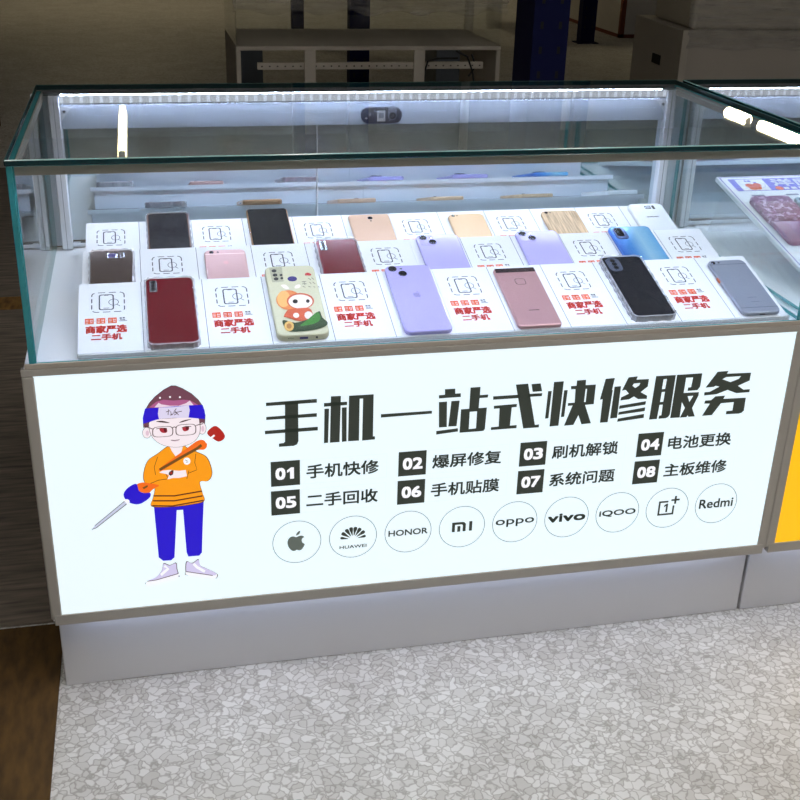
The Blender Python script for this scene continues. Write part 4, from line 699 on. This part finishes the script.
MB().box(-.006, .006, -.0004, .0006, .0038, .0072).build('charging_port', M['r_navy'], t); MB().disc(.019, .0056, 0, .0005, .0017, 12).build('audio_jack', M['dark'], t, None, (math.pi / 2, 0, 0))

def duo(t, w, L, h, y0=0):
    plate = MB(); R = [[(p[0], p[1], z) for p in rrect(-w / 2 + .0035 + k, -w / 2 + .034 - k, L - .034 + k, L - .0035 - k, .008, 5)] for z, k in ((h - .0002, 0), (h + .0008, .0004))]
    plate.rings(R); p = plate.build('camera_plate', LAV, t)
    lens(p, -w / 2 + .0115, L - .0115, h + .0008, .0068); lens(p, -w / 2 + .0255, L - .0255, h + .0008, .0068)
    MB().disc(-w / 2 + .0255, L - .0115, h + .0008, h + .0011, .0022, 12).build('flash', M['f_white'] if False else SIL, p)
def apple_mark(t, y, h, mat, s=.013):
    ap = smooth_loop([(0, .30), (-.14, .36), (-.30, .34), (-.43, .18), (-.46, -.05), (-.38, -.32), (-.22, -.50), (-.08, -.52), (.02, -.47), (.14, -.52), (.28, -.47), (.40, -.28), (.43, -.16), (.31, -.05), (.28, .10), (.34, .22), (.42, .27), (.30, .36), (.16, .36)], 3)
    lf = smooth_loop([(.0, .40), (.02, .52), (.10, .62), (.20, .66), (.19, .54), (.12, .45)], 3)
    flat('back_emblem', shapes2d([[[(p[0] * s, y + p[1] * s) for p in q]] for q in (ap, lf)]), mat, t, flatz(h))
LAVD = phone_mat('lavender_mark', (180, 172, 232), .2, .3, .3)
t, b, w, L, h, y0 = phone('lavender phone with twin cameras, lying in the front row', 0, .5462, .6202, .1755, .1735, LAV, h=.0085, r=.0105)
duo(t, w, L, h); apple_mark(t, L * .53, h, LAVD)
t, b, w, L, h, y0 = phone('dusty rose phone with a black camera bar across its top edge, front row', 0, .7222, .7922, .157, .155, PINK, h=.0075, r=.006)
MB().box(-w / 2 + .002, w / 2 - .002, L - .0135, L - .0022, h - .0003, h + .0003).build('camera_bar', pbr('camera_bar_glass', (70, 52, 56), .15, .2, .5), t)
for k in (-.022, -.012, .004, .018): lens(t, k, L - .0078, h + .0003, .0035 if k < 0 else .0022, 'lens', .0003)
flat('finger_sensor', shape2d([rrect(-.0085, .0085, L - .048, L - .032, .004, 4), rrect(-.0078, .0078, L - .0473, L - .0327, .0035, 4)]), SIL, t, flatz(h))
flat('back_mark', shape2d([rect(-.0085, .0085, L * .245, L * .245 + .0012)]), SIL, t, flatz(h))
t, b, w, L, h, y0 = phone('black phone in a clear bumpy case, lying in the front row', 0, .9075, .9845, .176, .172, BLK, clear=True)
R = [[(p[0], p[1], z) for p in rrect(-w / 2 + .005 + k, -w / 2 + .029 - k, y0 + L - .043 + k, y0 + L - .005 - k, .010, 6)] for z, k in ((h - .0002, 0), (h + .0012, .0006))]
o = MB().rings(R).build('camera_island', pbr('pale_camera_island', (96, 104, 128), .2, .4, .4), t)
for k in range(3): MB().disc(-w / 2 + .017, y0 + L - .0145 - k * .0098, h + .0012, h + .0017, .0044, 16).build('lens_glass', M['lens'], o)
t, b, w, L, h, y0 = phone('space grey phone without a case, last phone of the front row', 0, 1.0945, 1.1615, .153, .1495, GREY, h=.0075, r=.0105)
lens(t, -w / 2 + .0085, L - .0085, h, .0038, 'lensring', .0008); MB().disc(-w / 2 + .0185, L - .0085, h, h + .0003, .0018, 12).build('flash', M['dark'], t)
for yy in (L - .0145, .0135): flat('antenna_line', shape2d([rect(-w / 2 + .001, w / 2 - .001, yy, yy + .0012)]), pbr('antenna_band', (98, 104, 118), .4, .3), t, flatz(h))
flat('back_mark', shapes2d([[rect(-.008, .008, L * .27, L * .27 + .0010)], [rect(-.007, .007, L * .19, L * .19 + .0010)]]), pbr('grey_mark', (104, 110, 124), .4, .3), t, flatz(h))
MB().box(-.0045, .0045, -.0003, .0006, .0028, .0048).build('charging_port', M['dark'], t)
MB().bbox(-w / 2 - .0022, -w / 2 + .0006, L * .60, L * .60 + .012, .002, .006, .0008, 1).build('side_key', pbr('orange_key', (196, 92, 48), .5), t)
# ---- middle row
t, b, w, L, h, y0 = phone('bronze glass phone in a clear bumpy case, first phone of the middle row', 1, .0858, .1602, .1625, .150, BROWN, clear=True)
o = MB().bbox(-.0075, .0085, y0 + L - .0255, y0 + L - .0120, h - .0002, h + .0012, .0008, 2).build('camera_island', SIL, t)
MB().bbox(-.0055, .0065, y0 + L - .0240, y0 + L - .0135, h + .0011, h + .0015, .0004, 1).build('lens_glass', M['r_navy'], o)
o = MB().bbox(.0135, .0205, y0 + L - .0265, y0 + L - .0105, h - .0002, h + .0010, .0008, 2).build('flash_island', SIL, t)
MB().bbox(.0150, .0190, y0 + L - .0245, y0 + L - .0125, h + .0009, h + .0013, .0004, 1).build('flash', M['dark'], o)
t, b, w, L, h, y0 = phone('rose gold phone between two printed cards, middle row behind the wine red phone', 1, .2712, .3392, .1525, .140, ROSE, h=.0075, r=.0105)
lens(t, -w / 2 + .0120, L - .0085, h, .0038, 'lensring', .0008); MB().disc(-w / 2 + .0225, L - .0085, h, h + .0003, .002, 12).build('flash', M['dark'], t)
flat('antenna_line', shape2d([rect(-w / 2 + .001, w / 2 - .001, L - .0150, L - .0136)]), pbr('rose_band', (250, 226, 222), .4, .1), t, flatz(h))
apple_mark(t, L * .72, h, pbr('rose_mark', (226, 168, 166), .3, .5), .010)
t, b, w, L, h, y0 = phone('crimson phone in a clear bumpy case, middle row right of the hooded rabbit case', 1, .4555, .5320, .1705, .155, RED2, clear=True)
o = MB().bbox(-w / 2 + .006, -w / 2 + .018, y0 + L - .034, y0 + L - .006, h - .0003, h + .0012, .001, 2).build('camera_strip', SIL, t)
for k in range(3): MB().disc(-w / 2 + .012, y0 + L - .0125 - k * .0080, h + .0012, h + .0016, .0033, 16).build('lens_glass', M['lens'], o)
t, b, w, L, h, y0 = phone('lavender phone with twin cameras, middle row directly behind another lavender phone', 1, .6352, .7105, .1725, .158, LAV, h=.0085, r=.0105); duo(t, w, L, h)
t, b, w, L, h, y0 = phone('lavender phone with twin cameras, middle row behind the dusty rose phone', 1, .8155, .8930, .1735, .158, LAV, h=.0085, r=.0105); duo(t, w, L, h)
t, b, w, L, h, y0 = phone('glossy sky blue phone in the middle row behind the black phone', 1, .9920, 1.0710, .1765, .160, BLUE, h=.0085, r=.009)
R = [[(p[0], p[1], z) for p in rrect(-w / 2 + .0055 + k, -w / 2 + .0290 - k, L - .0420 + k, L - .0055 - k, .007, 6)] for z, k in ((h - .0002, 0), (h + .0014, .0006))]
o = MB().rings(R).build('camera_island', pbr('blue_camera_island', (70, 90, 140), .2, .4, .4), t)
R = [[(p[0], p[1], z) for p in rrect(-w / 2 + .0080 + k, -w / 2 + .0220 - k, L - .0345 + k, L - .0080 - k, .005, 6)] for z, k in ((h + .0014, 0), (h + .0022, .0004))]
MB().rings(R).build('lens_glass', M['lens'], o)
# ---- back row
t, b, w, L, h, y0 = phone('phone with a dusty dark screen, first phone of the back row', 2, .1790, .2580, .1870, .160, phone_mat('bronze_rim', (96, 62, 50), .3, .5, 0), clear=True)
flat('screen', shape2d([rrect(-w / 2 + .003, w / 2 - .003, y0 + .004, y0 + L - .003, .006, 5)]), SCREENB, t, flatz(h))
t, b, w, L, h, y0 = phone('black screened phone with a gold rim, lying in the back row', 2, .3596, .4344, .1895, .165, GRIM, h=.0095, r=.007)
flat('screen', shape2d([rrect(-w / 2 + .0022, w / 2 - .0022, .003, L - .0025, .005, 5)]), SCREEN, t, flatz(h))
MB().box(-w / 2 - .0006, -w / 2 + .001, L * .55, L * .8, .003, .006).build('side_key', SIL, t)
t, b, w, L, h, y0 = phone('pale gold phone with one round camera at top centre, back row', 2, .5440, .6200, .160, .148, GOLD, h=.0085, r=.006)
lens(t, .001, L - .0145, h, .0048, 'lensring', .0008); MB().disc(.001, L - .0240, h, h + .0003, .0018, 12).build('flash', M['dark'], t)
t, b, w, L, h, y0 = phone('smooth champagne gold phone with a corner camera, fourth phone of the back row', 2, .7315, .8002, .1525, .140, GOLD2, h=.0075, r=.0105)
lens(t, -w / 2 + .0095, L - .0072, h, .0034, 'lensring', .0008); MB().disc(-w / 2 + .0170, L - .0072, h, h + .0003, .0016, 12).build('flash', M['dark'], t)
WOODY = fibre_mat('champagne_brushed', (206, 178, 146), 260, 14)
t, b, w, L, h, y0 = phone('champagne phone with a streaky brushed back, back row left of the white phone', 2, .9140, .9872, .1530, .142, WOODY, h=.0075, r=.010)
lens(t, -w / 2 + .0100, L - .0078, h, .0034, 'lensring', .0008); MB().disc(-w / 2 + .0180, L - .0078, h, h + .0003, .0016, 12).build('flash', M['dark'], t)
t, b, w, L, h, y0 = phone('pearl white phone, last phone of the back row', 2, 1.0950, 1.1656, .1650, .150, WHITE, h=.0095, r=.010)
o = MB().bbox(-.004, .008, L - .0215, L - .0105, h - .0002, h + .0010, .0008, 2).build('camera_island', SIL, t)
MB().bbox(-.002, .006, L - .0200, L - .0120, h + .0009, h + .0012, .0003, 1).build('lens_glass', pbr('pale_lens', (186, 192, 204), .1, .2), o)
MB().bbox(.0110, .0160, L - .0225, L - .0100, h - .0002, h + .0008, .0006, 1).build('flash', M['dark'], t)
flat('back_mark', text2d('SAMSUNG', -.012, .012, L - .0515, L - .0480, .05), SIL, t, flatz(h))

# ------------------------------------------------------------------ oval lock plate on the header
t = empty('oval_plate', 'dark grey oval plate with a pale sticker and ring on the pale rear header', 'lock plate', (.6128, .5469, .8165), (math.pi / 2, 0, 0))
R = [[(p[0], p[1], z) for p in rrect(-.0385 + k, .0385 - k, -.0152 + k, .0152 - k, .0148 - k, 8)] for z, k in ((0, 0), (.0028, 0), (.0036, .0008))]
MB().rings(R).build('plate', pbr('plate_grey', (72, 74, 92), .35, .3), t)
MB().box(-.0085, .0065, -.0108, .0085, .0036, .0039).build('sticker', M['white'], t)
MB().box(-.0055, .0035, -.0050, .0040, .0039, .0041).build('sticker_patch', pbr('sticker_grey', (150, 156, 172), .6), t)
mb = MB(); mb.rings([[(p[0], p[1], z) for p in rrect(.0120, .0275, -.0085, .0180, .0075, 6)] for z in (.0036, .0052)]); tb = mb.build('tongue', pbr('tongue_grey', (150, 156, 172), .4, .2), t)
MB().disc(.0197, -.0008, .0052, .0064, .0062, 20).build('ring', M['dark'], tb); MB().disc(.0197, -.0008, .0064, .0068, .0042, 20).build('keyhole_disc', M['lensring'], tb)
for a in ((-.0220, .0008), (-.0285, -.0050)): MB().disc(a[0], a[1], .0036, .0042, .0022, 12).build('rivet', SIL, t)

# ------------------------------------------------------------------ second counter (right) with its tilted stand
n0 = set(COL.objects)
second, ypanel = counter('counter with a glowing yellow front on the right, joined to the white lit counter', M['panely'])
second.location = (W, 0, 0)
s2 = (.6982 - .6222) / (.4935 - .1578); a2 = math.atan(s2); ca2 = math.cos(a2)
LS = (.4935 - .030) / ca2
t = empty('display_stand', 'tilted white stand with a violet header strip in the right counter', 'display stand', (1.27, .030, .6982 - LS * math.sin(a2)), (a2, 0, 0))
WS = 1.05
MB().bbox(0, WS, 0, LS, -.009, 0, .001, 1).build('stand_board', M['board'], t)
def top(v): return LS - v
flat('border_line', shapes2d([[rect(.004, WS - .004, top(LS - .004), top(.0035)), rect(.006, WS - .006, top(LS - .006), top(.0055))]]), pbr('violet_line', (92, 84, 176), .5), t, lambda x, y: (x, y, .0003))
VIO = pbr('violet_header', (104, 98, 206), .5)
flat('header_strip', shape2d([rect(.0178, WS - .018, top(.0625), top(.0125))]), VIO, t, lambda x, y: (x, y, .0004))
flat('header_picture', shape2d([rect(.0312, .0893, top(.0605), top(.0150))]), M['white'], t, lambda x, y: (x, y, .0006))
flat('header_flower', shapes2d([[oval(.0600 + dx, top(.0440) + dy, .009, .0085, 14)] for dx, dy in ((0, 0), (.008, .004), (-.008, .003), (.004, -.006), (-.005, -.007))]), M['cardorange'], t, lambda x, y: (x, y, .0008))
flat('header_sketch', shapes2d([[oval(.0430, top(.0300), .008, .009), oval(.0430, top(.0300), .0074, .0084)], [oval(.0770, top(.0400), .008, .010), oval(.0770, top(.0400), .0074, .0094)], [oval(.058, top(.0230), .004, .004, 10)], [oval(.068, top(.0290), .003, .003, 10)], [oval(.051, top(.0220), .003, .003, 10)]]), VIO, t, lambda x, y: (x, y, .0008))
flat('header_lettering', text2d('洋囤百货', .104, .290, top(.0445), top(.0165), .04), M['white'], t, lambda x, y: (x, y, .0006))
flat('header_subline', shapes2d([[rect(.118 + k * .016, .129 + k * .016, top(.0590), top(.0500))] for k in range(9)]), M['white'], t, lambda x, y: (x, y, .0006))
flat('header_dot', shape2d([oval(.1085, top(.0545), .0085, .0075, 16)]), M['cardorange'], t, lambda x, y: (x, y, .0007))
ll = .0915 / 1
zbot = ZT + .0047; ztop = .6982 - .010
# rear leg in the stand's own tilted frame
def inv(y, z): 
    dy, dz = y - .030, z - (.6982 - LS * math.sin(a2)); return (dy * math.cos(a2) + dz * math.sin(a2), -dy * math.sin(a2) + dz * math.cos(a2))
pA, pB = inv(.452, .6795), inv(.4985, zbot)
MB().prism([(pA[0], pA[1]), (pA[0] + .003, pA[1]), (pB[0] + .003, pB[1]), (pB[0], pB[1])], .002, WS - .002).build('rear_leg', M['acryl'], t)
pC, pD = inv(.034, .586), inv(.034, .594)
for k in range(11):
    u = .0395 + k * .0720
    flat('price_label', shape2d([rrect(u - .0035 if k else .0365, (u - .0035 if k else .0365) + .0275, top(.0845), top(.0780), .002, 3)]), pbr('label_grey', (128, 128, 150), .6) if k == 0 else bpy.data.materials['label_grey'], t, lambda x, y: (x, y, .0004))
# a front foot for the stand
MB().prism([(pC[0], pC[1] + .0), (pC[0] + .004, pC[1]), (pD[0] + .004, -.0088), (pD[0], -.0088)], .01, WS - .01).build('front_foot', M['board'], t)
def on_stand(u, v, d=.0005):
    y = top(v); return ((1.27 + u, .030 + y * math.cos(a2) - d * math.sin(a2), .6982 - LS * math.sin(a2) + y * math.sin(a2) + d * math.cos(a2)), a2)
G2 = 'phones on the tilted stand of the right counter'
t, b, w, L, h, y0 = phone('phone in a sparkling purple glitter case on the tilted stand with violet header', 0, 0, .0780, 0, .166, pbr('plum_phone', (146, 66, 96), .2, .2, .4), base=on_stand(.0555, .2730), group=G2, h=.010)
mb = phone_body(w + .003, L * .56, .0135, .010, .003); mb.v = [(p[0], p[1] + L * .445, p[2]) for p in mb.v]; 
mb.build('glitter_case', GLIT, t)
t, b, w, L, h, y0 = phone('slate teal phone right of the purple glitter phone on the tilted stand', 0, 0, .0760, 0, .160, phone_mat('slate_teal_phone', (112, 134, 146), .3, .4, .2), base=on_stand(.1440, .2690), group=G2, h=.010)
lens(t, -w / 2 + .012, L - .012, h, .006)

# ------------------------------------------------------------------ floor coverings on the left
tag(MB().bbox(-2.2, -.02, .23, 1.855, 0, .005, .001, 1).build('floor_mat', M['mat_dark']), 'dark felt mat on the floor left of the lit counter, nearest one', 'mat', 'dark felt mats')
tag(MB().bbox(-2.2, -.02, 1.975, 3.7, 0, .005, .001, 1).build('floor_mat', M['mat_dark']), 'dark felt mat on the floor behind the brown wood strip', 'mat', 'dark felt mats')
tag(MB().bbox(-2.2, -.02, 1.865, 1.965, 0, .007, .001, 1).build('wood_strip', M['wood']), 'narrow brown wood strip on the floor between two dark mats', 'wood strip')
tag(MB().bbox(-1.4, -.006, -.45, .222, 0, .004, .001, 1).build('plywood_board', M['darkwood']), 'dark brown plywood board on the floor at the left foot of the counter', 'board')
t = empty('brown_box', 'large brown box on the floor far left behind the lit counter', 'box', (-.95, 4.3, 0))
MB().bbox(-.42, .42, -.25, .35, 0, .46, .006, 2).build('carton', M['cardboard'], t)
MB().box(-.03, .03, -.252, .352, .4595, .4612).build('tape', M['strap'], t)

# ------------------------------------------------------------------ bare counter frame behind
cx0, cx1, yr, yf = .565, 1.667, 3.195, 3.77
t = empty('counter_frame', 'unfinished counter frame with glass top wrapped in film behind the lit counter', 'display counter', (cx0, yr, 0))
wd = cx1 - cx0; dp = yf - yr
MB().bbox(0, wd, 0, dp, .569, .585, .002, 1).build('deck_board', M['shelfwood'], t)
MB().bbox(0, wd, .02, dp, .10, .116, .002, 1).build('bottom_board', M['shelfwood'], t)
MB().bbox(0, wd, .05, dp - .03, 0, .10, .002, 1).build('plinth', M['shelfwood'], t)
for x, q in ((0, .018), (.275, .046), (.731, .046), (wd - .018, .018)):
    MB().bbox(x, x + q, .0, .018, .116, .569, .0015, 1).build('post', M['shelfwood'], t)
for x in (0, wd - .016): MB().box(x, x + .016, .018, dp, .116, .569).build('side_panel', M['greypanel'], t)
MB().box(.0, wd, dp - .012, dp, .535, .569).build('front_rail', M['greybox'], t)
lb = MB().bbox(.085, wd - .07, .012, .030, .492, .520, .002, 1).build('lamp_bar', M['shelfwood'], t)
mb = MB()
for k in range(30): mb.box(.10 + k * .0315, .106 + k * .0315, .0105, .0122, .503, .508)
mb.build('lamp_bar_dots', M['slot'], lb)
for pts in ([(.78, .008, .40), (.775, .006, .47), (.79, .004, .525), (.83, .006, .535), (.92, .01, .535)], [(wd - .19, .01, .565), (wd - .14, .012, .54), (wd - .115, .012, .48), (wd - .10, .012, .40)], [(wd - .12, .02, .55), (wd - .10, .02, .50), (wd - .13, .02, .46)]):
    MB().tube(pts, .004, 8).build('cable', M['cable'], t)
for x in (0, wd - .006): MB().box(x, x + .006, .01, dp, .585, .862).build('side_glass', [M['pane']], t)
MB().box(.006, wd - .006, dp - .006, dp, .585, .862).build('front_glass', [M['pane']], t)
MB().box(0, wd, 0, dp, .862, .868).build('top_glass', [M['pane']], t)
# crumpled film round the glass top
mb = MB(); nx, nz = 70, 16
for j in range(nz + 1):
    for i in range(nx + 1):
        x = -.01 + (wd + .02) * i / nx; z = .715 + .165 * j / nz
        wv = .012 * math.sin(i * .9 + 5 * math.sin(j * .7)) + .010 * math.sin(j * 1.7 + i * .31) + random.uniform(-.004, .004)
        mb.v.append((x, -.022 + wv, z + .010 * math.sin(i * .5) * (1 - j / nz)))
for j in range(nz):
    for i in range(nx): mb.f.append((j * (nx + 1) + i, j * (nx + 1) + i + 1, (j + 1) * (nx + 1) + i + 1, (j + 1) * (nx + 1) + i)); mb.m.append(0)
mb.smooth = True; mb.build('plastic_film', M['film'], t)

for x0, x1, y, lab in ((.69, .815, 4.6, 'left of the two grey steel boxes behind the counter frame'), (1.75, 1.91, 4.6, 'right of the two grey steel boxes behind the counter frame')):
    t = empty('steel_box', lab, 'box', ((x0 + x1) / 2, y, 0), group='grey steel boxes behind the counter frame'); q = (x1 - x0) / 2
    MB().bbox(-q, q, 0, .3, 0, .38, .004, 2).build('box_body', M['greybox'], t)
    MB().box(-q * .7, q * .7, -.003, .001, .05, .33).build('door', M['greybox'], t)
t = empty('steel_pole', 'pale steel pole standing behind the wrapped glass', 'pole', (2.035, 5.0, 0))
MB().tube([(0, 0, .01), (0, 0, 2.4)], .026, 14).build('shaft', M['shelfwood'], t); MB().bbox(-.06, .06, -.06, .06, 0, .012, .002, 1).build('base_plate', M['shelfwood'], t)

# ------------------------------------------------------------------ rack posts
def rack_post(x, y, w, dpt, label, rz=0.0):
    t = empty('rack_post', label, 'rack post', (x, y, 0), (0, 0, rz), 'blue pallet rack posts')
    H = 3.2; th = .004
    mb = MB().box(-w / 2, w / 2, 0, th, .008, H).box(-w / 2, -w / 2 + th, th, dpt, .008, H).box(w / 2 - th, w / 2, th, dpt, .008, H)
    mb.box(-w / 2 + th, -w / 2 + .03, dpt - th, dpt, .008, H).box(w / 2 - .03, w / 2 - th, dpt - th, dpt, .008, H)
    MB().bbox(-w / 2 - .03, w / 2 + .03, -.03, dpt + .03, 0, .008, .001, 1).build('foot_plate', M['rack'], t)
    z = .12
    while z < 1.9:
        for s in (-1, 1): mb.box(s * w * .26 - .005, s * w * .26 + .005, -.0008, .0006, z, z + .022, 1)
        z += .075
    mb.build('upright', [M['rack'], M['slot']], t)
    return t
rack_post(1.450, 2.0, .116, .18, 'nearest and widest blue rack post, right of the wrapped counter frame')
rack_post(1.291, 4.4, .103, .08, 'blue rack post seen through the middle of the counter frame')
rack_post(1.415, 7.7, .094, .08, 'narrow blue rack post far behind the left part of the wrapped glass')
rack_post(3.85, 7.75, .125, .09, 'blue rack post standing in front of the white cartons')

# ------------------------------------------------------------------ white cartons
for x, y, lab in ((4.62, 8.42, 'white carton with brown tape behind the blue rack post, nearer of the two'), (4.62, 9.10, 'white carton with brown tape behind the blue rack post, farther of the two')):
    t = empty('white_carton', lab, 'carton', (x, y, 0), group='white cartons with brown tape')
    MB().bbox(-.34, .34, -.32, .32, 0, .72, .006, 2).build('carton_box', M['carton'], t)
    for ax in (-.34, .34): pass
    mb = MB(); mb.box(-.343, -.30, -.323, -.29, 0, .72); mb.box(-.343, -.339, .27, .323, .0, .72); mb.box(-.343, .343, -.323, -.319, .42, .46); mb.box(-.343, -.339, -.32, .32, .42, .46); mb.box(-.343, .343, -.323, -.319, 0, .03); mb.box(-.343, -.339, -.32, .32, 0, .03)
    mb.box(.27, .343, -.323, -.319, 0, .72)
    mb.build('brown_tape', M['strap'], t)
    MB().bbox(-.344, -.339, -.05, .05, .53, .60, .002, 1).build('hand_hole', M['slot'], t)

# ------------------------------------------------------------------ wrapped cabinet on the right
t = empty('wrapped_cabinet', 'pale grey cabinet with a hand hole and film wrapped top, behind the joined counters', 'cabinet', (2.75, 3.74, 0), (0, 0, -.055))
MB().bbox(0, 1.3, 0, .66, 0, .585, .004, 2).build('cabinet_body', M['greypanel'], t)
MB().bbox(-.003, .03, -.006, .002, 0, .585, .001, 1).build('corner_strip', M['shelfwood'], t)
MB().bbox(-.004, .002, .25, .36, .385, .432, .0018, 2).build('hand_hole', M['slot'], t)
MB().bbox(.05, 1.28, .03, .53, .585, .90, .02, 3).build('wrapped_goods', M['tapegrey'], t)
mb = MB(); nx, nz = 60, 14
for j in range(nz + 1):
    for i in range(nx + 1):
        x = .02 + 1.28 * i / nx; z = .50 + .42 * j / nz
        mb.v.append((x, .005 - .016 * (z < .60) + .006 * math.sin(i * .7 + j) + random.uniform(-.004, .004), z + .006 * math.sin(i * .4)))
for j in range(nz):
    for i in range(nx): mb.f.append((j * (nx + 1) + i, j * (nx + 1) + i + 1, (j + 1) * (nx + 1) + i + 1, (j + 1) * (nx + 1) + i)); mb.m.append(0)
mb.smooth = True; mb.build('plastic_film', M['film'], t)

# ------------------------------------------------------------------ ceiling lamps
def tube_lamp(name, label, x, y0, y1, z, mat, axis='y', group='hanging tube lamps', r=.028):
    t = empty(name, label, 'lamp', (x, (y0 + y1) / 2, z), (0, 0, 0 if axis == 'y' else math.pi / 2), group); q = (y1 - y0) / 2
    mb = MB().tube([(0, -q + .03, 0), (0, q - .03, 0)], r, 12); mb.build('tube', mat, t)
    MB().bbox(-.05, .05, -q, q, .045, .085, .004, 1).build('housing', M['tubehouse'], t)
    for s in (-1, 1):
        MB().box(-.03, .03, s * q - (.03 if s > 0 else 0), s * q + (0 if s > 0 else .03), -.03, .05).build('tube_holder', M['tubehouse'], t)
        MB().tube([(0, s * q * .7, .08), (0, s * q * .7, 5 - z)], .003, 6).build('hanger', M['cable'], t)
    return t
tube_lamp('tube_lamp', 'warm tube lamp hanging far behind the left end of the lit counter', -.042, 9.65, 12.0, 3.0, M['tube'], r=.03)
tube_lamp('tube_lamp', 'warm tube lamp hanging far behind on the right, nearer of a line of two', 7.13, 9.1, 10.45, 3.0, M['tube'], r=.055)
tube_lamp('tube_lamp', 'warm tube lamp hanging far behind on the right, farther of a line of two', 7.13, 10.72, 11.25, 3.0, M['tube'], r=.06)
for x, w_ in ((-.25, 'leftmost'), (.65, 'second from left'), (1.55, 'third from left'), (2.45, 'rightmost')):  # unseen lamps added to brighten the floor, spread to blur the trim's shadow
    tube_lamp('tube_lamp', 'unseen neutral fill lamp added above the floor before the counters, ' + w_, x, -2.7, -.15, 2.8, M['tubefill'])

# ------------------------------------------------------------------ world, camera, view
w = bpy.data.worlds.new('world'); SC.world = w; w.use_nodes = True
w.node_tree.nodes['Background'].inputs[0].default_value = (.05, .047, .04, 1); w.node_tree.nodes['Background'].inputs[1].default_value = .2

yaw, pitch, roll, F = .2281, -.4329, .0299, 1127.85
fw = Vector((math.sin(yaw) * math.cos(pitch), math.cos(yaw) * math.cos(pitch), math.sin(pitch)))
rt = Vector((math.cos(yaw), -math.sin(yaw), 0)); up = rt.cross(fw)
c, s = math.cos(roll), math.sin(roll)
R_, U_ = c * rt + s * up, -s * rt + c * up
cam = bpy.data.cameras.new('camera'); co = bpy.data.objects.new('camera', cam); COL.objects.link(co)
co.matrix_world = Matrix(((R_.x, U_.x, -fw.x, .189), (R_.y, U_.y, -fw.y, -1.4987), (R_.z, U_.z, -fw.z, 1.2092), (0, 0, 0, 1)))
cam.sensor_width = 36; cam.lens = F / 800 * 36; cam.clip_start = .02
SC.camera = co
SC.view_settings.view_transform = 'Standard'; SC.view_settings.look = 'None'
SC.view_settings.gamma = 1; SC.view_settings.exposure = 0; SC.view_settings.use_curve_mapping = False
SC.cycles.transparent_max_bounces = 24; SC.cycles.max_bounces = 14; SC.cycles.glossy_bounces = 8
